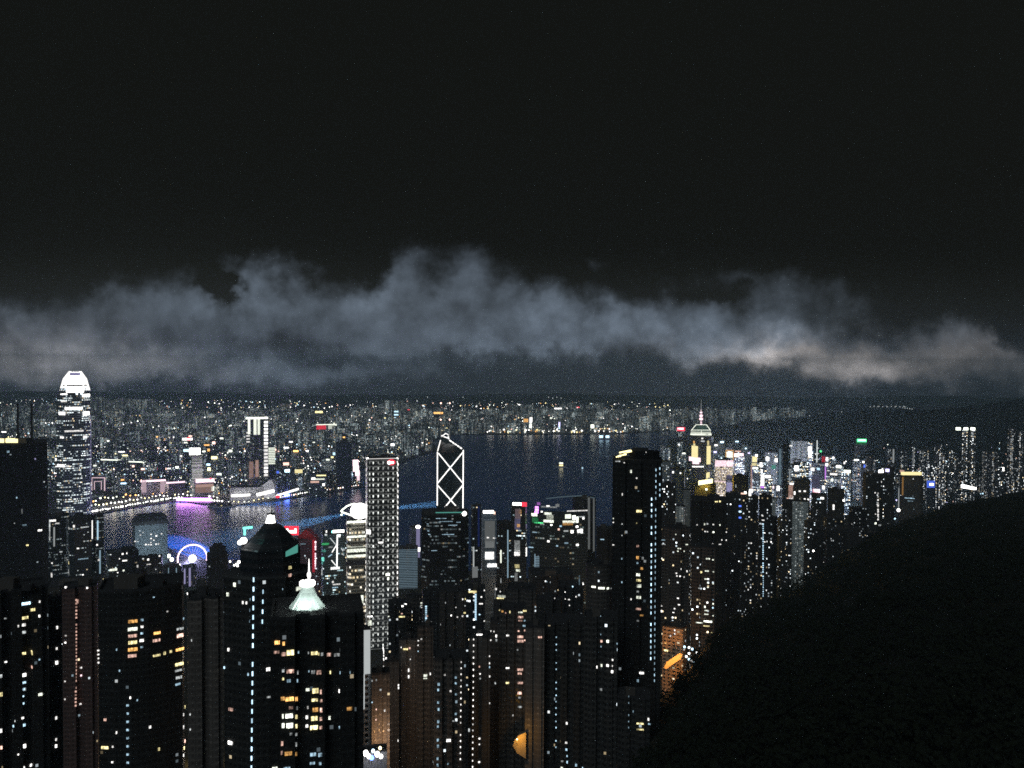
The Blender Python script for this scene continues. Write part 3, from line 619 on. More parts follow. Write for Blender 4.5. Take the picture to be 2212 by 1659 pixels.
WB = [(445, 690, 12, 11, 'O', 2.6), (493, 698, 8, 11, 'O', 2.2), (440, 765, 13, 8, 'P', .6), (492, 780, 10, 11, 'P', 1.0), (545, 768, 17, 16, 'Y', 1.9), (608, 765, 4, 7, 'C', .8),
      (730, 772, 15, 10, 'Y', 1.8), (763, 778, 4, 9, 'Y', 1.4), (790, 780, 8, 9, 'D', .8), (843, 783, 9, 10, 'P', 1.1), (905, 785, 14, 9, 'D', .5), (683, 770, 5, 6, 'D', .6),
      (490, 908, 8, 9, 'D', .9), (545, 912, 17, 11, 'P', 1.5), (603, 920, 4, 12, 'D', .7), (688, 912, 3, 5, 'C', .7), (722, 918, 9, 10, 'D', .7), (765, 920, 11, 12, 'P', .7), (853, 920, 4, 9, 'Y', 2), (928, 922, 3, 8, 'C', 1), (1005, 920, 3, 7, 'C', .8),
      (490, 970, 6, 7, 'Y', 2), (533, 985, 9, 9, 'C', .6), (600, 985, 4, 10, 'C', .7), (678, 1053, 9, 8, 'N', 2.4), (738, 1062, 14, 15, 'Y', 1.8), (780, 1070, 6, 13, 'P', 1.2), (926, 1065, 3.5, 9, 'W', 2.5),
      (487, 1122, 9, 11, 'O', 1.2), (540, 1125, 20, 12, 'O', 2.0), (592, 1125, 8, 12, 'O', 1.6), (733, 1133, 15, 8, 'Y', 2), (783, 1138, 7, 8, 'P', 1.3), (550, 1192, 10, 8, 'P', .5), (597, 1195, 6, 10, 'D', .4),
      (680, 1190, 5, 8, 'W', 1), (738, 1208, 13, 12, 'O', 1.4), (783, 1210, 8, 13, 'P', 2), (1000, 1200, 12, 10, 'O', .8), (487, 1258, 6, 13, 'N', 2.4), (535, 1255, 18, 13, 'N', 2.4), (592, 1262, 7, 12, 'Y', 1.2),
      (673, 1265, 7, 10, 'W', 2), (730, 1275, 15, 13, 'Y', 2), (780, 1278, 8, 10, 'P', 1), (847, 1270, 6, 10, 'N', 3), (490, 1330, 8, 14, 'N', 2.2), (540, 1330, 16, 15, 'N', 2.4), (590, 1335, 7, 12, 'Y', 1.6),
      (673, 1333, 8, 8, 'W', 3), (727, 1345, 18, 12, 'Y', 2.2), (780, 1345, 8, 9, 'P', 1.6), (922, 1345, 4, 8, 'C', 1.4), (550, 1395, 8, 7, 'D', .6), (590, 1398, 7, 8, 'D', .7), (482, 1468, 7, 13, 'P', 1), (588, 1475, 7, 12, 'D', .8),
      (480, 1540, 6, 11, 'P', .8), (530, 1545, 17, 11, 'O', 1.0), (588, 1548, 8, 11, 'O', .9), (720, 1552, 14, 10, 'C', .8), (775, 1555, 9, 11, 'C', .8), (715, 1620, 12, 7, 'C', .6), (775, 1622, 8, 8, 'C', .6), (425, 1655, 12, 4, 'N'), (520, 1655, 16, 4, 'C', 1)]
lit(b, 'W', ZB(*WB))

# white floodlit gable and brown uplit towers to its right
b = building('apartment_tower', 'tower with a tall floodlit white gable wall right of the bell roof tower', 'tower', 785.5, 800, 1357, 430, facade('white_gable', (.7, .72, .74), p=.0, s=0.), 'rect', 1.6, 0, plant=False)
panel(b, 'lit_gable', 793, 1408, 13.5, 96, glow('D', .75)); dashes(b, 786.8, 1458, 1532, 3, 2.0, 3.2, 'D', .9, 786.3)  # floodlighting of the gable is put in as a glowing panel
lit(b, 'W', ZB((1165, 540, 9, 16, 'N', 2.5), (1175, 490, 14, 4, 'W', 3)))
b = building('apartment_tower', 'brown tower with slanted top glowing orange from the street below it', 'tower', 803, 842, 1452, 400, 'brown', 'bay', .9, 0); bo1 = b
lit(b, 'W', ZB((1175, 985, 4, 5, 'D', .8), (1207, 980, 4, 5, 'D', .8), (1207, 1205, 3, 4, 'P'), (1240, 1055, 6, 5, 'D', .8), (1272, 1215, 4, 5), (1175, 1150, 3, 4, 'C'), (1205, 1285, 3, 4, 'P')))
b = building('apartment_tower', 'pale brown tower lit white and orange at its foot beside the slanted top', 'tower', 828, 862, 1425, 425, 'brown', 'bay3', .9, 4)
lit(b, 'W', ZB((1265, 742, 12, 5), (1240, 770, 5, 5), (1238, 820, 5, 6), (1282, 812, 5, 6), (1197, 792, 4, 4), (1188, 887, 9, 4, 'W', 1.4), (1378, 1020, 4, 6), (1378, 1042, 4, 6, 'W', 3), (1275, 1080, 3, 4, 'P'), (1372, 1445, 4, 6, 'W', 3)))
b = building('apartment_tower', 'dim brown slab tower with two close white window pairs near its top', 'tower', 862, 905, 1378, 440, 'brown', 'bay', .8, -3)
lit(b, 'W', ZB((1432, 742, 12, 5, 'Y', 1.6), (1468, 735, 8, 6, 'P', 1), (1400, 728, 3, 3), (1457, 905, 4, 10), (1457, 955, 4, 9), (1470, 820, 3, 3), (1410, 410, 7, 5, 'W', 3), (1405, 492, 14, 4, 'Y', 1.5), (1405, 468, 6, 3, 'P', .8)))
b = building('apartment_tower', 'dark tower between brown slab and dotted light tower with bright paired windows high up', 'tower', 902, 936, 1352, 430, 'near2', 'bay', .8, 0)
lit(b, 'W', ZB((1590, 945, 14, 7, 'N', 1.4), (1585, 967, 11, 3, 'N', 1.4), (1622, 932, 5, 7), (1555, 665, 5, 4), (1530, 677, 5, 3), (1530, 712, 3, 3), (1530, 758, 3, 3, 'C')))
b = building('apartment_tower', 'dark tower with a ladder of dim bluish landings and a dotted white edge', 'tower', 936, 1006, 1416, 400, 'near2', 'bay3', .8, 2)
lit(b, 'C', ZB((1688, 1012, 8, 8), (1685, 1055, 6, 7, 'C', 1.3), (1685, 1152, 7, 7), (1687, 1205, 7, 8), (1685, 1300, 7, 9), (1682, 1338, 6, 6), (1682, 1442, 7, 8), (1682, 1490, 7, 9), (1680, 1585, 6, 8), (1680, 1635, 6, 8), (1735, 940, 5, 4, 'W', 2), (1780, 1065, 6, 5, 'W', 2), (1820, 1005, 7, 6), (1820, 960, 6, 6), (1822, 1090, 6, 5), (1820, 1240, 6, 6), (1765, 1445, 11, 8, 'W', 2.2), (1800, 1295, 12, 3, 'D', .6), (1760, 1625, 5, 5)), s=.8)
dashes(b, 996.2, 1430, 1658, 13.1, 1.8, 2.7, 'W', 2.8, 994.2)
b = building('apartment_tower', 'brown lit slab tower with a dotted white light line on its left edge', 'tower', 1013, 1059, 1372, 415, 'brown', 'bay', .8, 0)
dashes(b, 1023.2, 1381, 1658, 13.1, 1.8, 2.7, 'W', 2.8, 1020.8)
lit(b, 'W', ZC((310, 877, 4, 5, 'P', 1), (315, 932, 4, 3), (315, 968, 5, 4, 'D', 1), (403, 795, 3, 4), (402, 850, 3, 5), (402, 880, 3, 5, 'C'), (402, 952, 4, 5), (400, 1160, 3, 4), (310, 1430, 5, 4), (307, 1612, 6, 4), (230, 1365, 5, 10, 'D', 1.2), (310, 630, 15, 4, 'W', 2.6), (310, 1475, 4, 3)))
b = building('apartment_tower', 'black narrow tower wedged left of the slab with pink lit kitchens', 'tower', 1059, 1079, 1340, 445, 'near2', 'rect', .9, 0)
lit(b, 'W', ZC((440, 640, 6, 8), (440, 672, 6, 7, 'D', .8), (395, 672, 7, 4), (432, 1003, 4, 6, 'D'), (378, 602, 3, 3), (422, 605, 3, 4)))
b = building('apartment_tower', 'dark tower with a column of pink lit kitchens above an orange street bend', 'tower', 1079, 1135, 1312, 430, 'near2', 'bay3', .8, 0)
lit(b, 'P', ZC((627, 495, 13, 6), (627, 458, 11, 4, 'N', 1.4), (697, 447, 9, 5, 'Y', 1.6), (625, 522, 10, 4, 'P', .4), (697, 522, 5, 4, 'C', 1), (710, 562, 12, 5, 'C', 1), (612, 602, 6, 4), (672, 598, 5, 5), (625, 647, 14, 7, 'P', 1.5), (625, 680, 15, 8, 'P', .9), (668, 673, 5, 4), (605, 747, 6, 4, 'D', .7),
                    (623, 900, 14, 7, 'P', 1.1), (620, 930, 10, 6, 'P', .8), (623, 1002, 14, 6, 'P', .8), (620, 1080, 10, 8, 'P', 1.8), (620, 1115, 8, 5, 'D', .5), (620, 1187, 10, 5, 'D', .8), (568, 1252, 4, 4, 'W', 1.5), (525, 887, 10, 4, 'W', 2.2), (522, 1002, 10, 5, 'Y', 1.8), (525, 637, 9, 4, 'W', 2.2), (487, 450, 6, 6, 'O', 1.2), (465, 440, 4, 4, 'Y'), (545, 455, 4, 7, 'Y', 1.5), (512, 462, 4, 3)), s=1.2)
b = building('apartment_tower', 'plain brownish black slab just right of the pink kitchens', 'tower', 1135, 1176, 1352, 410, 'brown', 'bay', .8, 0)
lit(b, 'W', ZC((777, 650, 9, 5, 'P', 1.6)))
b = building('apartment_tower', 'black tower with one sparse dotted column of bluish lights', 'tower', 1176, 1262, 1340, 420, 'near', 'bay3', .8, 0)
lit(b, 'C', ZC(*[(903 - k * .3, yy, 3.4, 3.4) for k, yy in enumerate((650, 705, 748, 847, 897, 998, 1046, 1097, 1145, 1195, 1245, 1297, 1346, 1448, 1498))], (983, 1312, 6, 7, 'W', 2), (978, 1462, 7, 5, 'W', 2), (980, 1515, 6, 6), (983, 1565, 6, 5), (985, 1612, 5, 7), (945, 1655, 8, 5, 'N', 2), (948, 1605, 8, 4, 'D', .6), (1055, 1635, 7, 7, 'C', 1), (1163, 1580, 4, 6), (1107, 1655, 5, 4)), s=1.8)
b = building('apartment_tower', 'black tower with a row of three white windows left of the tall dashed tower', 'tower', 1262, 1334, 1330, 400, 'near', 'bay', .8, 0)
lit(b, 'W', ZC((1250, 680, 7, 7, 'P', 1.1), (1298, 682, 8, 8, 'N', 2.4), (1215, 880, 4, 8), (1250, 867, 6, 8, 'N', 1.6), (1297, 867, 8, 7, 'W', 2.6), (1335, 825, 5, 5), (1335, 872, 3, 4), (1332, 915, 7, 8, 'W', 2.6), (1247, 1053, 7, 7, 'D', .8), (1395, 700, 4, 5, 'C', .8), (1247, 722, 3, 4, 'C', .8), (1245, 628, 2.5, 3, 'C', .8), (1244, 487, 2.5, 2.5, 'C', .8)))
bh = b = building('apartment_tower', 'tall black tower near the centre right with two dashed light lines', 'tower', 1324, 1430, 990, 432, 'near', 'bay3', .7, 0, plant=False, parapet=0)
zt1, zt2 = b.top, at(1390, 974, 432).z; pp = plan(1360, 1424, 432, 'cham', .7, 0, 980)
m = MB(); m.prism(pp, zt1 - .5, zt2, 0); m.build('upper_storey', FAC['black'], b.o, b.loc)
m = MB(); m.prism(plan(1366, 1400, 434, 'rect', .7, 0, 975), zt2 - .2, at(1383, 969, 432).z); m.build('roof_plant', ROOF, b.o, b.loc)
dashes(b, 1407.6, 1078, 1430, 12.3, 1.9, 5.6, 'C', 3.0, 1405.6); dashes(b, 1417, 1015, 1480, 12.3, 1.5, 5, 'C', 1.4, 1413.6); dashes(b, 1425.3, 1012, 1074, 11.5, 1.8, 5, 'C', 2.2)
lit(b, 'N', Z3((1027, 955, 6.5, 9.5, 'N', 1.6), (1077, 1014, 4, 4, 'W'), (1090, 1125, 6, 3, 'C', .4), (953, 1153, 3, 7, 'W', 1.4), (1098, 1299, 13, 7, 'Y', 1.8), (1158, 790, 3.4, 3, 'W', 1.2), (970, 880, 4, 3, 'W', .9), (913, 868, 12, 3.4, 'D', .8), (830, 1362, 3, 3), (828, 1396, 4, 3, 'W', 2), (1078, 1402, 4, 4, 'Y', .7), (842, 1590, 6, 3.4, 'W', 3), (952, 1410, 3, 3, 'D'), (950, 1508, 3, 3, 'D'), (1086, 1600, 8, 6, 'P', 1.2)))
lit(b, 'N', ZC((1528, 37, 8, 9, 'O', 1.4), (1568, 42, 6, 8, 'D', .5), (1527, 78, 6, 5, 'C', .8), (1555, 120, 9, 7, 'O', 1.4), (1533, 168, 9, 8, 'N', 2), (1537, 212, 11, 7, 'Y', 1.3), (1540, 255, 10, 9, 'N', 1.2), (1530, 298, 8, 5, 'D', .4), (1537, 343, 11, 8, 'N', 1.3), (1535, 432, 12, 6, 'P', 1), (1548, 480, 17, 5, 'O', .7), (1530, 523, 8, 5, 'D', .6), (1557, 925, 13, 6, 'W', 2.6), (1530, 985, 7, 8, 'C', .5), (1560, 1052, 12, 7, 'N', 1.2), (1522, 1068, 5, 8, 'G', .3), (1478, 357, 4, 5, 'W', 2), (1408, 45, 3.5, 5, 'C', .8), (1408, 227, 3.5, 5, 'C', 1.2)))
m = MB()
for i in range(9):
    p = at(1332 + i * 3.8, 987 - i * 1.2 - (3 if i > 5 else 0), 428); m.ball(p, .42 + .12 * (i % 3), 0, 6, 4)
m.tube(at(1330, 990, 428.5), at(1364, 977, 428.5), .3, .3, 6, 1); m.tube(at(1338, 978, 429), at(1362, 973, 429), .45, .45, 6, 0); m.build('roof_lamps', [glow('Y', 2.4), DARK], b.o, b.loc)
b = building('apartment_tower', 'lower black block stepping out of the woods right of the dashed tower', 'tower', 1334, 1404, 1500, 390, 'near', 'bay', .8, 0)
lit(b, 'Y', ZC((1548, 1315, 17, 4), (1548, 1360, 17, 4), (1612, 1282, 5, 8, 'W', 2.4), (1637, 1318, 8, 4, 'C', 2), (1495, 1223, 3, 6, 'C', 1), (1460, 1105, 2.5, 4, 'C', .7), (1460, 1155, 2.5, 4, 'C', .7), (1460, 1250, 2.5, 4, 'C', .7), (1460, 1298, 2.5, 4, 'C', .7), (1460, 1345, 2.5, 4, 'C', .7)), s=1.4)

# sodium lit bend of road between the towers, white lit podium, orange lit block
def patch(name, pts, Y, mat, kind_lab=None, drop=10):
    P = [at(x, y, Y) for x, y in pts]; n = len(P); V = P + [p + Vector((0, drop, -drop * .25)) for p in P]
    m = MB(); m.add(V, [tuple(range(n)), tuple(range(2 * n - 1, n - 1, -1))] + [(i, n + i, n + (i + 1) % n, (i + 1) % n) for i in range(n)])
    return m
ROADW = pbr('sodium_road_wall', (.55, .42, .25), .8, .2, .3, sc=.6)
m = patch('w', [(1136, 1582), (1136, 1639), (1117, 1627), (1108, 1612), (1112, 1598), (1122, 1588)], 404, ROADW, drop=3)
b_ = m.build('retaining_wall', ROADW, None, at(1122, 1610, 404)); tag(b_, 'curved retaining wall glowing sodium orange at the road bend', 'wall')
plight(at(1119, 1602, 398), (1, .50, .07), 2600, .5)
lampball('street_lamp', 'small white street lamp over the orange road bend', 'lamp', at(1117, 1597, 399), .4, 'Y', 5, None, 3.0)
b = building('podium', 'white lit podium roof at the foot of the uplit brown towers', 'podium', 782, 836, 1619, 352, pbr('podium_stone', (.5, .5, .52)), 'rect', .5, 0, plant=False)
for i, (x, y, r, c) in enumerate([(790, 1627, 2.0, 'W'), (797, 1634, 1.6, 'W'), (806, 1622, 1.2, 'C'), (815, 1629, 1.9, 'W'), (823, 1634, 1.5, 'W'), (803, 1637, 1.6, 'B'), (821, 1616, 1.1, 'Y')]):
    m = MB(); m.ball(at(x, y, 343 - i * .4), r * .6, 0, 8, 5, 1.1); m.tube(at(x, y + 4, 343 - i * .4), at(x, y + 16, 343 - i * .4), .15, .15, 5, 1); m.build('floodlight', [glow(c, 7), DARK], b.o, b.loc)
for x, c, e in ((810, (1, .5, .18), 4200), (826, (1, .55, .22), 5200), (846, (1, .8, .65), 6000)): plight(at(x, 1632, 383), c, e, 1.5)
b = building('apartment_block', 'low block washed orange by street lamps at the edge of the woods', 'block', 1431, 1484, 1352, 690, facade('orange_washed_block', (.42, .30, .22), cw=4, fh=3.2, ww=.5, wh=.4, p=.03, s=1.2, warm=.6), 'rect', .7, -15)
lit(b, 'W', ZC((1815, 597, 3.5, 4), (1815, 624, 3.5, 4), (1783, 640, 4, 4), (1748, 752, 9, 5, 'Y', 3), (1745, 697, 6, 4, 'O', .8), (1802, 800, 4, 4, 'Y', 3)))
for q in ((1440, 1440), (1462, 1430), (1476, 1420)): plight(at(q[0], q[1], 652), (1, .42, .08), 11000, 1.5)
m = patch('r', [(1434, 1443), (1440, 1430), (1468, 1411), (1475, 1414), (1470, 1424), (1452, 1436), (1440, 1445)], 662, ROADW, drop=6)
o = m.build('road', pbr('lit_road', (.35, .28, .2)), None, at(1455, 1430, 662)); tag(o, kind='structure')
ordw = 'first second third fourth fifth sixth seventh eighth'.split()
for i, (x, y) in enumerate(ZC((1905, 800), (1925, 820), (1945, 835), (1890, 725), (1925, 730), (1950, 742), (1925, 775), (1965, 840))):
    lampball('street_lamp', [f'cool white street lamp right of the orange washed block, {ordw[i]} of eight'][0], 'lamp', at(x, y, 660), 1.0, 'C' if i % 2 else 'W', 3, 'cool street lamps right of the orange block', 4)

# ================================================================== the business district below (900 to 1900 m)
b = building('office_tower', 'huge near black tower at the left edge with yellow roof lights', 'tower', -45, 102, 956, 1150, 'black', 'cham2', .8, 0)
lit(b, 'C', Z1((70, 785, 7, 6, 'C', .6), (305, 848, 4, 5, 'L', .9), (145, 1183, 4, 6, 'C', .8), (190, 1300, 4, 16, 'D', .25), (125, 1403, 4, 3, 'D', .8), (210, 1420, 9, 5, 'C', .4), (345, 1465, 9, 6, 'W', 3), (237, 1593, 7, 5, 'Y', 2)))
m = MB()
for x, w in ((2, 4), (22, 6), (33, 3)): p = at(x, 954, 1120); m.box(p.x - w, p.y - 1, p.z - 1.5, p.x + w, p.y + 1, p.z + 3.4 + w * .2)
m.build('roof_lamps', glow('Y', 2), b.o, b.loc)
m = MB()
for x, yt in ((39, 872), (69, 872)): m.tube(at(x, 957, 1150), (at(x, 957, 1150).x, 1150, at(x, yt, 1150).z), 1.6, 1.3)
m.build('mast', DARK, b.o, b.loc)

# tallest harbour tower with the glowing claw crown
b = building('skyscraper', 'tallest pale skyscraper with a glowing white claw crown at the left', 'skyscraper', 121, 197, 852, 1650, 'ifc', 'cham', 1.0, 0, plant=False, parapet=0, base=3,
             steps=[(1060, .985), (985, .975), (925, .965), (880, .955)])
Y0 = 1650
def rg(x0, x1, y): return ringz(b, x0, x1, y, Y0, 'cham', 1.0)
m = MB()
crown(b, 'upper_floors', [rg(128, 194, 852.2), rg(129, 193, 838)], [facade('crown_band', (.1, .12, .13), cw=4, fh=9, ww=.8, wh=.6, p=.7, s=2.0, warm=0, mode='office', run=3), ROOF])
b.P2 = rg(131, 192, 838)[1]
crown(b, 'crown', [rg(132, 191, 837), rg(133.5, 189.5, 829), rg(138, 185, 819), rg(143.5, 179.5, 810), rg(149, 175, 803.5)], [glow('W', 2.4), glow('D', .3)])  # the crown's floodlighting is put in as its own glow
cr = [rg(132, 191, 837)[1], rg(150, 174, 801)[1]]
for i in range(8):
    for k in range(3):
        tq = (k + .2) / 3; a0 = Vector(cr[0][i]) * (1 - tq) + Vector(cr[0][(i + 1) % 8]) * tq; a2 = Vector(cr[1][i]) * (1 - tq) + Vector(cr[1][(i + 1) % 8]) * tq
        am = scaled([a0], 1.0)[0] * .42 + a2 * .58; am = a0 * .62 + a2 * .38
        m = MB(); z0_, zm, z2 = rg(0, 1, 842)[0], rg(0, 1, 817)[0], rg(0, 1, 801)[0]
        cxy = b.c; ex = lambda p: cxy + (p - cxy) * 1.10
        m.tube((ex(a0).x, ex(a0).y, z0_), (ex(am).x, ex(am).y, zm), .8, .7, 5); m.tube((ex(am).x, ex(am).y, zm), (ex(a2).x, ex(a2).y, z2), .7, .4, 5)
        m.build('crown_fin', glow('W', 1.6), b.o, b.loc)
for x, y, w, h, c, s in ((162, 832.5, 46, 3.2, 'D', .12), (162, 808, 20, 6, 'L', .45), (140, 834, 7, 6, 'W', 6), (183, 834, 7, 6, 'W', 6), (162, 843, 34, 10, 'W', 2.6), (138, 851.5, 13, 3, 'W', 3), (186, 854, 14, 6, 'W', 4), (138, 867, 11, 3, 'W', 1.6),
                         (159, 882, 34, 6, 'W', 2.2), (134, 893, 12, 7, 'W', 2.0), (186, 893, 12, 8, 'W', 3.0), (160, 931, 36, 3.5, 'W', 1.8), (134, 945, 7, 4, 'W', 2.4), (184, 944, 8, 5, 'W', 3), (131.5, 1006, 14, 6, 'W', 2.6), (146, 1007, 6, 4, 'W', 1.4)):
    panel(b, 'lit_band', x, y, w, h, glow(c, s, h < 7), P=(plan(130, 192, Y0, 'cham', 1.05, 0, y) if y < 850 else None))
dashes(b, 196, 900, 1105, 6, 1.0, 5.5, 'L', .6)

b = building('office_tower', 'dark glass twin office block standing before the claw crowned skyscraper', 'office', 104, 151, 1112, 1400, 'exch', 'cham', .9, 0)
dashes(b, 107.5, 1125, 1170, 5, 2.6, 5, 'D', 1.4); dashes(b, 117, 1140, 1180, 3, 3, 3, 'D', .5)
lit(b, 'W', ZI((395, 42, 12, 6, 'W', 3), (455, 80, 9, 4, 'W', 1.4), (375, 810, 4, 14, 'W', 2), (380, 640, 4, 5), (505, 482, 8, 4, 'D', 1)))
b = building('office_tower', 'wider dark glass office block with thin lit vertical edges below the skyscraper', 'office', 147, 206, 1117, 1385, 'exch', 'cham', .9, 4)
dashes(b, 199, 1126, 1166, 4, 2.4, 4, 'W', 1.6); dashes(b, 146.5, 1150, 1250, 8, 2.2, 5, 'N', .8)
lit(b, 'W', ZI((840, 133, 18, 3, 'D', 1.5), (690, 120, 5, 8, 'W', 2), (620, 150, 6, 5, 'W', 1.4), (745, 433, 7, 4, 'W', 3), (820, 580, 22, 3, 'C', .6), (605, 635, 5, 9, 'Y', 1.6), (600, 760, 5, 14, 'D', 1), (815, 810, 5, 5, 'W', 3), (872, 822, 6, 5, 'W', 2)))
b = building('office_tower', 'slim office wing with a bluish lit corner line right of the twin blocks', 'office', 203, 224, 1112, 1390, 'exch', 'rect', 1.2, 10)
dashes(b, 211, 1126, 1168, 3.5, 3, 3.5, 'C', .9); dashes(b, 216, 1190, 1262, 3, 3.0, 3, 'C', .45); dashes(b, 215, 1262, 1340, 3.0, 3.4, 3, 'C', .5)
lit(b, 'Y', ZI((1015, 385, 5, 5, 'W', 3), (1040, 595, 6, 6, 'W', 2), (1110, 880, 6, 11, 'Y', 1.8), (1050, 1478, 6, 6, 'W', 4), (1050, 940, 8, 14, 'K', .6)))
b = building('office_block', 'grey blue lit block with dark hipped roof standing against the harbour', 'office', 286, 362, 1128, 1560, 'blue', 'rect', .8, 6, plant=False, parapet=0)
crown(b, 'roof', [ringz(b, 284, 364, 1128, 1560, 'rect', .8), ringz(b, 286, 362, 1121, 1560, 'rect', .8), ringz(b, 299, 350, 1111, 1560, 'rect', .8)], [DARK, DARK])
lit(b, 'W', ZI((1665, 208, 5, 3, 'D', 1), (1628, 245, 4, 3), (1775, 235, 4, 3), (1850, 258, 5, 4, 'W', 3), (1925, 228, 5, 3, 'W', 2), (1775, 295, 5, 3, 'W', 2.5), (1815, 318, 5, 3, 'W', 2.5), (1552, 335, 5, 3), (1590, 335, 4, 3, 'D'), (1775, 350, 3, 3), (1700, 380, 5, 4, 'W', 2.5), (1740, 380, 5, 3, 'W', 2), (1775, 380, 5, 3, 'W', 2), (1848, 372, 5, 4, 'W', 2.5), (1883, 372, 4, 3, 'W', 2)))

for x, y in ((300, 1215), (350, 1215), (325, 1150)): plight(at(x, y, 1480), (.72, .9, 1), 60000, 4)  # unseen lights added to lighten the grey blue block
# low civic blocks left of the wheel
for nm, lb, x0, x1, yt, Y, mt, sh in (
    ('office_block', 'low dark roofed block with scattered lamps below the grey blue block', 228, 300, 1190, 1380, 'night', 'bay'),
    ('office_block', 'dark stepped block with lit window rows under the grey blue block', 296, 352, 1204, 1330, 'midd', 'bay3'),
    ('office_block', 'dark violet tinted block with thin lit fins left below the wheel', 330, 392, 1226, 1420, facade('violet_block', (.10, .10, .16), cw=3, fh=3.6, p=.04, s=1.), 'rect'),
    ('office_block', 'narrow lilac lit block directly below the ferris wheel', 394, 424, 1222, 1500, facade('lilac_block', (.30, .30, .50), cw=3, fh=3.6, p=.1, s=.9, cool=(.7, .7, 1)), 'bay'),
    ('office_block', 'dim grey block with a rounded foot right below the ferris wheel', 424, 446, 1254, 1330, 'midd', 'round'),
    ('office_tower', 'dark blue black tower with stepped top right of the ferris wheel', 446, 492, 1196, 1100, 'black', 'cham'),
    ('office_block', 'lower dark block at the foot of the twin blocks at left', 100, 222, 1256, 1000, 'near2', 'bay3'),
    ('apartment_tower', 'grey lit apartment tower rising behind the broad black tower with orange windows', 276, 318, 1236, 900, 'midd', 'cross')):
    b = building(nm, lb, 'block', x0, x1, yt, Y, mt, sh, .8, random.uniform(-8, 8), base=(None if Y < 1200 else 2))
    if x0 == 228: lit(b, 'W', ZI((1375, 512, 5, 5, 'W', 4), (1437, 502, 4, 5, 'W', 4), (1410, 605, 12, 4, 'W', 3), (1330, 580, 3, 3), (1245, 735, 17, 7, 'N', 1.8), (1390, 745, 6, 5, 'N', 2.5), (1235, 912, 6, 6, 'W', 4), (1335, 912, 7, 7, 'W', 4), (1305, 775, 4, 3)))
    if x0 == 296: lit(b, 'W', ZI((1735, 590, 6, 5, 'W', 3), (1665, 580, 5, 4, 'D'), (1570, 685, 5, 8, 'W', 1.5), (1745, 658, 9, 3, 'W', 1.2), (1535, 775, 13, 6, 'W', 1.8), (1895, 540, 5, 5, 'W', 3), (1565, 915, 22, 8, 'N', 1.2), (1548, 1020, 6, 6, 'N', 2.5)))
    if x0 == 394: dashes(b, 399, 1230, 1262, 3, 3, 3, 'L', .5); dashes(b, 410, 1228, 1275, 3, 4, 3, 'L', .45)
    if x0 == 330: dashes(b, 364, 1228, 1256, 3, 1.6, 3, 'C', .35); dashes(b, 381, 1228, 1272, 3, 1.8, 3, 'C', .4)
    if x0 == 446:
        for k, (xa, xb, yy) in enumerate(((452, 488, 1184), (460, 482, 1176))):
            m = MB(); m.prism(plan(xa, xb, 1105, 'cham', .8, 0, yy), b.top - .2, at(470, yy, 1100).z); m.build('upper_storey', ROOF, b.o, b.loc)
for k, (x, y) in enumerate(ZI((2025, 540), (2068, 590), (2025, 670), (1395, 745), (2180, 665))):
    lampball('street_lamp', 'bright white quay lamp just left of the ferris wheel' if k < 2 else 'small quay lamp near the foot of the ferris wheel', 'lamp', at(x, y, 1640), 4.0 if k < 2 else 2.0, 'N' if k < 2 else 'W', 5, 'quay lamps by the wheel' if k < 2 else 'small quay lamps by the wheel', 8)
for k, (x, y, r) in enumerate(((497, 1213, 2), (506, 1221, 2), (511, 1219, 2.6), (516, 1214, 3.2), (513, 1222, 2.5))):
    lampball('street_lamp', 'white harbourfront lamp between the black hipped tower and the dark stepped one', 'lamp', at(x, y, 1600), r, 'W', 5, 'lamps left of the hipped tower', 8)

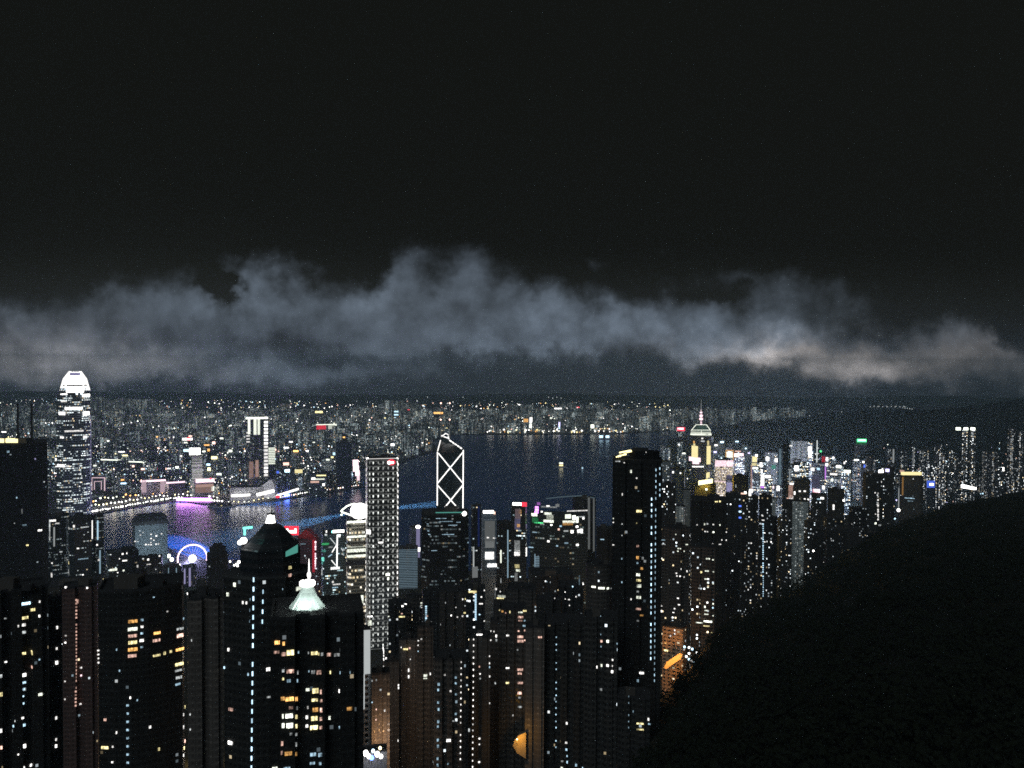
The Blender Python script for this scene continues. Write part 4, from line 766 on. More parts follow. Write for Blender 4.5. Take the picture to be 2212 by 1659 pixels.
# ferris wheel, seen slightly from the side
def wheel():
    c = at(415.5, 1206, 1700); Rw = 29.0; o = bpy.data.objects.new('ferris_wheel', None); o.location = (c.x, c.y, 0); link(o)
    tag(o, 'lilac lit ferris wheel on the near waterfront with a blazing hub', 'ferris wheel')
    th = R(22); ux = Vector((cos(th), sin(th), 0)); nz = Vector((-sin(th), cos(th), 0)); C0 = Vector((0, 0, c.z))
    P = lambda a, r, off=0: C0 + ux * (r * cos(a)) + Vector((0, 0, 1)) * (r * sin(a)) + nz * off
    for off in (-1.6, 1.6):
        m = MB(); n = 48
        for i in range(n): m.tube(P(2 * pi * i / n, Rw, off), P(2 * pi * (i + 1) / n, Rw, off), 1.25, 1.25, 5)
        mesh('rim', m.v, m.f, glow('K', 3.2 if off < 0 else 2.0), o)
    m = MB()
    for i in range(24): m.tube(P(2 * pi * i / 24, Rw, -1.2), P(2 * pi * i / 24, 2, 0), .16, .16, 4)
    mesh('spokes', m.v, m.f, glow('L', 2.0), o)
    m = MB(); m.ball(P(0, 0, -3), 8.0, 0, 12, 8); mesh('hub_light', m.v, m.f, glow('W', 5), o)
    for s_ in (-1, 1):
        for k in (-1, 1):
            m = MB(); m.tube(C0 + nz * 3 * s_, Vector((0, 0, 3)) + ux * 16 * k + nz * 9 * s_, .9, 1.1, 6); mesh('support_leg', m.v, m.f, STEEL, o)
    for i in range(24):
        m = MB(); q = P(2 * pi * i / 24 + .1, Rw + 2.4); m.box(q.x - 1.2, q.y - 1.1, q.z - 1.5, q.x + 1.2, q.y + 1.1, q.z + 1.2); m.tube(q + Vector((0, 0, 1.2)), q + Vector((0, 0, 2.2)), .15); mesh('gondola', m.v, m.f, STEEL, o)
    plight(c + Vector((0, -16, 0)), (.5, .45, 1), 1300000, 9)
    # lit pier structure right of the wheel
    b = building('ferry_pier', 'violet white lit pier building at the right foot of the ferris wheel', 'pier', 419, 443, 1222, 1720, facade('violet_pier', (.5, .5, .7), cw=4, fh=3.5, ww=.8, wh=.6, p=.8, s=1.7, warm=0, cool=(.75, .7, 1), mode='full'), 'bay', 1.2, 8, base=1, plant=False)
    for i in range(7): panel(b, 'lamp', 422 + i * 3, 1226 + (i % 3) * 5, 3.5, 4, glow('L' if i % 2 else 'W', 4))
wheel()

# red signed bank and the trussed bank
b = building('bank_tower', 'glass bank tower with white cross truss lights and cyan roof sign', 'bank', 694, 748, 1150, 1330, 'teal', 'cham2', .9, 5, plant=True)
BL = b
def strut(b, x0, y0, x1, y1, w=1.6, code='W', s=2.2, name='truss_light', n=7):
    m = MB()
    def hp(x, y):
        d = ray(x, y); r = hit(b.P, Vector((d.x, d.y)))
        if r is None: return None
        tt, e = r; return Vector((d.x * tt, d.y * tt, CAMZ + d.z * tt)) + Vector((e.y, -e.x, 0)) * .8
    a, c = hp(x0, y0), hp(x1, y1)
    if a is None or c is None: return
    m.tube(a, c, w / F * a.y / 2, None, 5); return m.build(name, glow(code, s), b.o, b.loc)
for q in ((728.5, 1155, 727.5, 1225, 2.8, 'W', 2.0), (713, 1162, 725, 1176, 1.8, 'D', 1.2), (727, 1177, 717, 1193, 2.2, 'W', 1.8), (716, 1210, 725, 1221, 1.8, 'W', 1.6), (737, 1184, 741, 1190, 2.0, 'D', 1.4), (738, 1196, 743, 1199, 1.8, 'D', 1), (709, 1203, 717, 1197, 2, 'C', 1)): strut(b, *q)
for x, y, w, h, c, s in ((731, 1147.5, 24, 5.5, 'W', 5), (718, 1148.5, 4, 4, 'T', 3), (724, 1227, 19, 5, 'W', 2.4), (704, 1155, 5, 3.4, 'D', 1.6), (705, 1148, 2.6, 4.5, 'W', 2), (702.5, 1175, 15, 4, 'G', .5), (698, 1208, 4.5, 8, 'T', 1.1), (700, 1190, 8, 4, 'T', .4), (697, 1216, 3, 5, 'T', .6), (696, 1236, 2, 12, 'D', .8), (719, 1257, 3.5, 4, 'W', 1.6), (727, 1262, 16, 2.4, 'W', 1.2), (724, 1269, 12, 2, 'C', .8), (733, 1157, 4, 5, 'W', 3), (714, 1182, 9, 3, 'D', .6), (742, 1187, 6, 3, 'D', .9)):
    panel(b, 'sign' if y < 1149 else 'lit_window', x, y, w, h, glow(c, s, y > 1150), thick=1.2)
b = building('office_tower', 'dark tower with red roof sign and a tall red and white banner sign', 'office', 640, 693, 1163, 1250, facade('red_lit_tower', (.06, .03, .045), cw=2.5, fh=4, p=.03, s=1.), 'tri', .9, -12, plant=False)
BR = b
panel(b, 'vertical_sign', 677.5, 1201, 5, 70, glow('R', .34), thick=1.0); dashes(b, 681.3, 1171, 1236, 5.1, 3.4, 4.0, 'K', 3.0, 680.5, name='sign_lamps')
m = MB(); z = b.top
for (xa, ya, xb_, yb, Yq) in ((646, 1163, 684, 1170, 1240),):
    A, Bq, Cq = at(660, 1143, Yq), at(641, 1162, Yq), at(688, 1168, Yq); D = A + Vector((4, 14, -1)); m.add([A, Bq, Cq, D, Bq + Vector((0, 14, 0)), Cq + Vector((0, 14, 0))], [(0, 1, 2), (3, 5, 4), (0, 3, 4, 1), (0, 2, 5, 3), (1, 4, 5, 2)])
m.build('roof_wing', pbr('red_canopy', (.22, .04, .05), .5), b.o, b.loc)
plight(at(660, 1150, 1222), (1, .1, .12), 3000, 3); plight(at(676, 1162, 1222), (1, .1, .15), 1200, 3)
m = MB(); p = at(629.5, 1146.5, 1236); m.box(p.x - 11, p.y, p.z - 7, p.x + 11, p.y + 2, p.z + 7); m.box(p.x - 1.5, p.y + 1, p.z - 40, p.x + 1.5, p.y + 3, p.z - 7, 1); m.build('red_sign', [glow('R', 1.3), DARK], b.o, b.loc)
m = MB(); m.box(p.x - 8, p.y - .5, p.z - 3.6, p.x + 8, p.y - .02, p.z + .6); m.box(p.x - 8, p.y - .5, p.z + .6, p.x - 5, p.y - .02, p.z + 3.2); m.box(p.x + 4.8, p.y - .5, p.z + .6, p.x + 8, p.y - .02, p.z + 3.2); m.build('sign_mark', glow('W', 4), b.o, b.loc)
lit(b, 'C', ZH((955, 680, 12, 3, 'C', .4), (1000, 880, 4, 5, 'D', .4)))

# cream banded tower with the searchlit roof ring
b = building('office_tower', 'cream banded office tower with a blazing searchlit roof ring', 'office', 748, 793, 1124, 1210, 'cream', 'cham', .9, 6, plant=False); BC = b
for y, h, s in ((1127, 4, 4), (1159, 4, 2.6), (1181, 2, 1), (1189, 7, 1.6), (1201, 5, 1.6), (1293, 13, 1.8), (1303, 4, 1)): panel(b, 'lit_band', 770, y, 40 if y < 1280 else 30, h, glow('N', s, True), thick=.6)
for y in (1214, 1218): panel(b, 'dark_band', 768, y, 42, 6, DARK, thick=.4)
m = MB(); pts = [(737, 1104), (741, 1100), (748, 1094), (757, 1090), (766, 1088), (775, 1091), (783, 1096), (786, 1103), (780, 1112), (770, 1116), (758, 1113), (747, 1109), (740, 1107)]
Pq = [at(x, y, 1190 + (6 if y < 1103 else -8)) for x, y in pts]
for i in range(len(Pq)): m.tube(Pq[i], Pq[(i + 1) % len(Pq)], 1.2, 1.2, 5)
for p in Pq[::2]: m.tube(p, Vector((b.c.x, b.c.y, b.top)), .5, .5, 5, 1)
m.build('roof_ring', [glow('N', 3), DARK], b.o, b.loc)
m = MB(); m.ball(at(777, 1104, 1180), 14.0, 0, 16, 10, .84); m.build('searchlight', glow('W', 9), b.o, b.loc)
for q in ((737.5, 1112, 2), (793, 1113, 2), (765, 1110, 5)): m = MB(); m.ball(at(q[0], q[1], 1188), q[2] * .7, 0, 8, 5); m.build('roof_lamp', glow('N', 4), b.o, b.loc)
plight(at(777, 1100, 1174), (.85, .9, 1), 500000, 7)

# grid lit square tower
gm = bpy.data.materials.new('grid_lit_facade'); gm.use_nodes = True; t = N.t = gm.node_tree; bb = t.nodes['Principled BSDF']
uvn = node(t, 'ShaderNodeUVMap'); uvn.uv_map = 'UVMap'; sp = node(t, 'ShaderNodeSeparateXYZ'); t.links.new(uvn.outputs[0], sp.inputs[0]); u, v = N(sp.outputs[0]), N(sp.outputs[1])
CW_, FH_ = 6.85, 7.75
fu, fv, cu, cv = (u / CW_).fract(), (v / FH_).fract(), (u / CW_).floor(), (v / FH_).floor()
rn = white(comb(cu, cv, 2.0)); rn2 = white(comb(cu, cv, 5.0)); rr = white(comb(cv, 3.0, 1.0)); sm = white(comb((u / 2.2).floor(), (v / 3.87).floor(), 4.0))
hw_ = smooth(fv, .25, .62, .045, .135)
dot = ((fu - .5).absn() < hw_) * ((fv - .55).absn() < .22)
bar = ((fv - .93).absn() < .06)
offc = ((v / 3.87).fract() > .5) * (sm < .33)
em = dot * (rn * rn * 1.7 + .42) * (rn2 * .7 + .5) + bar * (rr * .16 + .03) * (rn2 * .8 + .3) + offc * (1 - dot) * (sm * 1.0) * (smooth(v, 120, 240, 1.3, .5))
em2 = (bar + offc).cl()
bb.inputs['Base Color'].default_value = (.05, .055, .055, 1); bb.inputs['Roughness'].default_value = .4; bb.inputs['Emission Color'].default_value = (.93, .97, .92, 1)
t.links.new(em.k, bb.inputs['Emission Strength']); gm.cycles.emission_sampling = 'NONE'
b = building('office_tower', 'square white tower covered in a grid of downlights with small red roof sign', 'office', 789.5, 861, 990, 1130, gm, 'cham2', 1.0, 5, plant=True, base=6)
for x in (791.5, 859.5): dashes(b, x, 1003, 1340, 11.7, 2.6, 5.5, 'W', 2.2, x - 1.6)
panel(b, 'roof_line', 826, 990.6, 68, 1.6, glow('W', .8))
m = MB()
for x in (794, 858): m.ball(at(x, 991, 1118), 1.9, 0, 8, 5)
m.build('roof_lamp', glow('W', 4), b.o, b.loc)
m = MB(); p = at(844.5, 998.5, 1112); m.ball((p.x, p.y + 2, p.z), 6.4, 0, 14, 6, .72); m.build('red_sign', glow('R', 1.3), b.o, b.loc)
m = MB(); m.ball((p.x - 1.8, p.y - 4.9, p.z), 2.5, 0, 10, 6, 1); m.box(p.x + .2, p.y - 6, p.z - 1.2, p.x + 4.6, p.y - 4.6, p.z + 1.6); m.build('sign_mark', glow('W', 4), b.o, b.loc)
lit(b, 'N', ZH((2150, 1110, 10, 8, 'N', 3), (2155, 1170, 6, 8, 'N', 3), (1880, 510, 10, 13, 'W', 3.5), (2050, 660, 12, 5, 'W', 2)), tex=False)

b = building('office_block', 'grey blue block with fine horizontal stripes behind the grid tower', 'office', 858, 903, 1182, 1500, 'stripe', 'bow', .6, 0, base=2); 
dashes(b, 882, 1188, 1272, 3.6, 40, 1.5, 'C', .22, name='lit_floor_lines')
b = building('office_tower', 'slim tower with a white lit right edge and round roof lamp', 'office', 884, 909, 1138, 1560, 'stripe', 'rect', .9, 15, base=2)
panel(b, 'lit_edge', 903, 1172, 8, 66, glow('L', .34)); panel(b, 'lit_window', 905, 1187, 5, 9, glow('W', 3)); m = MB(); m.ball(at(903, 1138, 1530), 5, 0, 10, 6, .65); m.build('roof_lamp', glow('W', 4), b.o, b.loc)

# prism tower with outlined edges and crosses
b = building('skyscraper', 'dark prism skyscraper outlined by white lines with two stacked crosses', 'skyscraper', 943.5, 1002.5, 975, 1300, facade('prism_glass', (.02, .03, .035), (.012, .02, .026), cw=3, fh=4, ww=.9, wh=.6, p=.012, s=.5, warm=0, rough=.25), 'rect', .95, 0, plant=False, parapet=0, base=10)
P = b.P; zl = at(945, 978, 1298).z; apex = at(955, 940, 1322); apex2 = at(968, 949, 1318)
V = [Vector((P[0].x, P[0].y, zl)), Vector((P[1].x, P[1].y, at(1001, 973, 1298).z)), Vector((P[2].x, P[2].y, zl + 3)), Vector((P[3].x, P[3].y, zl + 3)), apex, apex2]
m = MB(); m.add(V, [(0, 1, 5), (0, 5, 4), (1, 2, 5), (2, 3, 4, 5), (3, 0, 4)]); m.build('sloped_roof', pbr('prism_roof', (.03, .045, .05), .25, .5), b.o, b.loc)
def strip3(A, Bp, r=.88, s=2.1, name='edge_light'): m = MB(); m.tube(A, Bp, r, r, 6); return m.build(name, glow('W', s), b.o, b.loc)
Yf = min(p.y for p in P) - 1.2
for x0_, y0_, x1_, y1_ in ((945, 976, 944.5, 1092), (1000.8, 972, 1000, 1102), (947, 979, 1000, 1044), (1000.5, 976, 946, 1043), (946, 1049, 991, 1100), (1000.5, 1047, 961, 1096)):
    strip3(at(x0_, y0_, Yf), at(x1_, y1_, Yf))
strip3(at(945.5, 974, Yf + 4), at(951.5, 951, Yf + 14), .9, 1.6)
for k in range(5): f0, f1 = k / 5, k / 5 + .15; A, Bq = at(971, 951, 1305), at(999, 970, 1299); strip3(A.lerp(Bq, f0), A.lerp(Bq, f1), 1.1, 2.2)
for q in ((954, 943, 963, 936, .9), (963, 936, 969, 940, .8), (968, 942, 970, 949, .8), (958, 943, 970, 947, 1.0), (954, 940, 955, 943, .9)): strip3(at(q[0], q[1], 1310), at(q[2], q[3], 1310), q[4], 1.6)
m = MB()
for x, yb in ((952.3, 945), (971.3, 950)): a = at(x, yb, 1318); m.tube(a, (a.x, a.y, at(x, 870, 1318).z), .75, .45, 6)
m.build('mast', pbr('grey_mast', (.5, .5, .5)), b.o, b.loc)
m = MB()
for x, y in ((952.3, 871), (971.5, 871), (952, 906.5), (971.5, 906.5)): m.ball(at(x, y, 1317), 1.3, 0, 8, 5)
m.build('warning_light', glow('P', 4), b.o, b.loc)

b = building('office_tower', 'black office tower with faint white floor lines below the prism skyscraper', 'office', 911, 1012, 1106, 1080, 'gov', 'cham', .75, 0)
panel(b, 'roof_line', 972, 1107, 62, 2, glow('T', .35)); m = MB(); m.ball(at(1003, 1109.5, 1062), 3.2, 0, 10, 6); m.build('roof_lamp', glow('W', 7), b.o, b.loc)
lit(b, 'C', Z2((1490, 1470, 6, 3), (1500, 1500, 7, 3), (1540, 1640, 14, 2), (1660, 1500, 30, 1.6), (1600, 1362, 26, 1.6), (1640, 1388, 34, 1.6), (1860, 1570, 4, 4), (1485, 1410, 5, 2), (1700, 1420, 22, 1.6), (1750, 1395, 10, 2)), s=.9)
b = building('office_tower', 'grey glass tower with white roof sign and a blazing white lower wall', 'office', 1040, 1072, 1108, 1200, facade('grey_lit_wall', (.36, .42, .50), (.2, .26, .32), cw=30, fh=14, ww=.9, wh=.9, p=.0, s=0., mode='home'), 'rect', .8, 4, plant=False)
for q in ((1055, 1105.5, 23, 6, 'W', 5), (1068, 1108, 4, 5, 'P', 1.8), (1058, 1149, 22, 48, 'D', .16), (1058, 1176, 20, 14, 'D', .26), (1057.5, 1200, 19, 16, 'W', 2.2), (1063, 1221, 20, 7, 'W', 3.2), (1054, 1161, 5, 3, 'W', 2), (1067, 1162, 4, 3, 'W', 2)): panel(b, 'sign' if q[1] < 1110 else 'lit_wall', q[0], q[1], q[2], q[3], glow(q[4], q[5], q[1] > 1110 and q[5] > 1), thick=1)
b = building('office_tower', 'dim blue edged dark tower left of the grey glass tower', 'office', 1018, 1040, 1092, 1260, 'night', 'rect', 1., 10)
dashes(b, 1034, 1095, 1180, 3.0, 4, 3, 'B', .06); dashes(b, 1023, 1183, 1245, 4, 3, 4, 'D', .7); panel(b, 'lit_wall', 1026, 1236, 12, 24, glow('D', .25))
b = building('office_tower', 'dark slot tower with thin cyan edge lines between two signed towers', 'office', 1073, 1104, 1128, 1230, 'night', 'cham', .9, 0)
dashes(b, 1097, 1146, 1248, 2.8, 2.6, 2.8, 'C', .45); dashes(b, 1082, 1190, 1215, 4, 3, 4, 'N', 1.4)
b = building('office_tower', 'tower with white and red roof signs and a glittering lit spine', 'office', 1104, 1138, 1092, 1180, 'night', 'rect', .9, -6, plant=False)
for q in ((1117, 1088.5, 19, 6, 'W', 5), (1132.5, 1089.5, 11, 9, 'R', 1.4), (1119, 1110, 12, 22, 'K', .22), (1123, 1105, 6, 8, 'O', .9), (1118, 1132, 12, 24, 'L', .25), (1120, 1135, 6, 7, 'O', 1.1), (1117, 1180, 12, 25, 'D', .55), (1117, 1194, 12, 13, 'W', 2.5), (1117, 1223, 10, 8, 'Y', .9), (1119, 1232, 9, 5, 'N', 1.2), (1115, 1246, 6, 18, 'D', .35), (1138, 1192, 4, 18, 'W', 2), (1138, 1137, 3, 8, 'L', .4)): panel(b, 'sign' if q[1] < 1095 else 'lit_wall', q[0], q[1], q[2], q[3], glow(q[4], q[5], q[1] > 1095), thick=1)
b = building('office_tower', 'slender tower faced with a grey blue rib pattern behind the dark apartment roofs', 'office', 1154, 1167, 1196, 1120, 'near2', 'rect', .9, 0, plant=False)
dashes(b, 1160, 1203, 1288, 3.6, 10, 1.9, 'C', .34); dashes(b, 1155.5, 1198, 1280, 3, 2, 3, 'C', .4)

# curved hotel with two tall lit edges and the glittering podium
b = building('hotel', 'curved black hotel with two tall pale lit edges above a glittering podium', 'hotel', 1236, 1287, 1076, 1330, 'black', 'bow', .9, 10)
dashes(b, 1272, 1076, 1186, 2.6, 5.2, 2.6, 'D', .17); dashes(b, 1282.5, 1078, 1190, 2.6, 4.2, 2.6, 'D', .17); lit(b, 'W', ZG((1632, 965, 4.5, 11, 'W', 2.4),))
m = MB(); pts = [(1180, 1077), (1205, 1074), (1232, 1072), (1258, 1070.5), (1271, 1073), (1285, 1076)]
for i in range(5): m.tube(at(*pts[i], 1325), at(*pts[i + 1], 1325), 1.0, 1.0, 5)
m.build('roof_arc', glow('C', .12), b.o, b.loc)
b = building('convention_hall', 'glittering glass podium with green screen and cream lit rooms', 'hall', 1146, 1270, 1112, 1290, facade('podium_glass', (.08, .09, .085), cw=4, fh=4.5, ww=.7, wh=.5, p=.10, s=.7, mode='office', run=2, cool=(.6, .9, .85)), 'bow', .5, 0, plant=False)
for q in ZG((935, 295, 7, 4, 'V', 3), (935, 330, 7, 4.5, 'V', 4), (930, 365, 8, 5, 'V', 3), (900, 400, 12, 6, 'N', 3), (912, 475, 13, 11, 'G', .16), (960, 513, 20, 2.4, 'G', 1.4), (1100, 492, 22, 5, 'N', 3), (1120, 440, 15, 12, 'N', .6), (1090, 385, 16, 5, 'N', 1.6), (1375, 425, 13, 9, 'N', 2.4), (1458, 440, 7, 9, 'N', 3), (1390, 500, 28, 5, 'N', 2.4), (1370, 525, 22, 7, 'O', .6), (1505, 470, 4, 13, 'N', 2.4), (1505, 345, 44, 2.2, 'W', 1.2),
             (1105, 292, 34, 3.2, 'D', .45), (1092, 278, 7, 2.5, 'W', 2), (1225, 270, 8, 6, 'D', .3), (960, 245, 7, 6, 'V', .4), (1540, 430, 20, 2, 'D', .9), (1590, 452, 4, 4, 'W', 2), (1005, 358, 4, 3, 'W', 2), (1140, 545, 4, 3, 'W', 3), (1500, 570, 4.5, 4, 'W', 4), (1430, 640, 5, 6, 'W', 4), (1525, 630, 6, 5, 'W', 4), (1562, 615, 5, 4, 'W', 4), (1565, 645, 4, 4, 'W', 4), (1243, 607, 4, 4, 'P', 1.5), (1345, 630, 10, 3, 'D', .7), (905, 648, 10, 2, 'C', .5), (1270, 562, 5, 3, 'C', 1),
             (1098, 775, 5, 4, 'W', 2), (1505, 826, 5, 3.5, 'W', 4), (1350, 800, 8, 3, 'C', .4), (840, 860, 10, 2, 'C', .8), (1220, 840, 4, 3, 'C', .8)):
    panel(b, 'sign' if q[4] in 'VG' else 'lit_room', q[0], q[1], q[2], q[3], glow(q[4], q[5], q[2] > 10), thick=.8)
# mid foreground: dark apartment roofs below the business district
MIDROW = [
 ('dark apartment tower in front of the grid tower foot with white lit stair', 838, 878, 1300, 620, 'midd', 'bay', ZB((1410, 410, 6, 4), (1480, 395, 6, 3))),
 ('dark apartment tower below the striped block', 876, 916, 1288, 640, 'mid', 'cross', ZB((1565, 385, 22, 3, 'N', 1.5), (1600, 402, 20, 2.5, 'N', 1.2), (1620, 420, 10, 2.5, 'W', 1))),
 ('dark apartment tower with a bright ladder of bluish stair lights', 912, 950, 1278, 600, 'midd', 'bay', ZB((1540, 560, 10, 5, 'N', 2.4), (1600, 487, 5, 4, 'P', 1), (1610, 597, 8, 4, 'D', 1), (1630, 535, 5, 3, 'D'))),
 ('wide dark roofed tower under the black office tower', 946, 1008, 1272, 700, 'near2', 'bay3', ZC((92, 483, 4, 4, 'W', 3), (140, 495, 4, 3), (180, 487, 5, 5), (222, 355, 5, 5, 'Y'), (245, 408, 8, 3, 'D', 1.2), (235, 462, 10, 5, 'Y', 1.6), (128, 420, 3, 3), (182, 358, 4, 5))),
 ('apartment tower with a ribbed blue lit stairwell', 1006, 1048, 1268, 640, 'midd', 'bay', ZC((255, 300, 20, 6, 'Y', 1.2), (322, 393, 9, 4, 'W', 2.4), (372, 525, 4, 4), (375, 290, 4, 4), (325, 340, 5, 4), (310, 475, 5, 3, 'C'))),
 ('low penthouse block with cream lit terrace', 1066, 1100, 1282, 640, 'near2', 'rect', ZC((437, 278, 6, 6, 'W', 3), (480, 335, 20, 7, 'N', 1.0), (470, 350, 18, 3, 'Y', 2.4), (430, 320, 5, 28, 'D', .25), (475, 215, 3, 16, 'D', .6), (470, 298, 4, 4))),
 ('broad flat roofed dark tower behind the pink kitchens', 1096, 1160, 1268, 620, 'near2', 'bay', ZC((787, 405, 11, 4.5, 'O', 1.2), (608, 20, 3, 3))),
 ('dark plain tower right below the ribbed slender tower', 1158, 1214, 1292, 600, 'near', 'cross', ZC((830, 222, 3, 3, 'C', .7), (890, 350, 3, 3))),
 ('dark tower with small clustered bluish windows', 1206, 1262, 1262, 650, 'midd', 'bay3', ZC((1000, 360, 6, 3, 'W', 2.4), (1028, 260, 4, 4, 'C'), (1055, 338, 4, 4, 'W', 2), (970, 302, 3, 3), (970, 355, 4, 3), (1003, 405, 3, 3), (1080, 210, 4, 30, 'C', .15), (1107, 232, 4, 4), (1150, 243, 4, 3))),
 ('round topped tower with a lit curved band near its crown', 1266, 1322, 1218, 560, 'near2', 'round', []),
 ('dim grey tower between the curved hotel and the tall dashed tower', 1288, 1326, 1140, 900, 'near', 'cross', Z3((780, 1543, 9, 3, 'C', 1.4), (785, 1100, 3, 8, 'D', .2))),
 ('dark apartment tower filling the gap left of the tall dashed tower', 1140, 1240, 1236, 820, 'midd', 'bay3', []),
]
for lb, x0, x1, yt, Y, mt, sh, ws_ in MIDROW:
    b = building('apartment_tower', lb, 'tower', x0, x1, yt, Y, mt, sh, .8, random.uniform(-9, 9))
    if ws_: lit(b, 'W', ws_, s=2.2)
    if 'ladder' in lb: dashes(b, 920.3, 1310, 1364, 4.2, 3.6, 3, 'C', 1.6)
    if 'ribbed blue' in lb: dashes(b, 1027.5, 1284, 1338, 3.6, 3.6, 2.6, 'C', 1.3)
    if 'curved band' in lb: lit(b, 'N', ZC((1190, 262, 10, 5), (1250, 272, 15, 6), (1298, 274, 6, 5), (1325, 273, 5, 3, 'D', .5)), s=2.6, tex=False)
    if 'white lit stair' in lb: lit(b, 'N', ZB((1175, 490, 3, 3),))

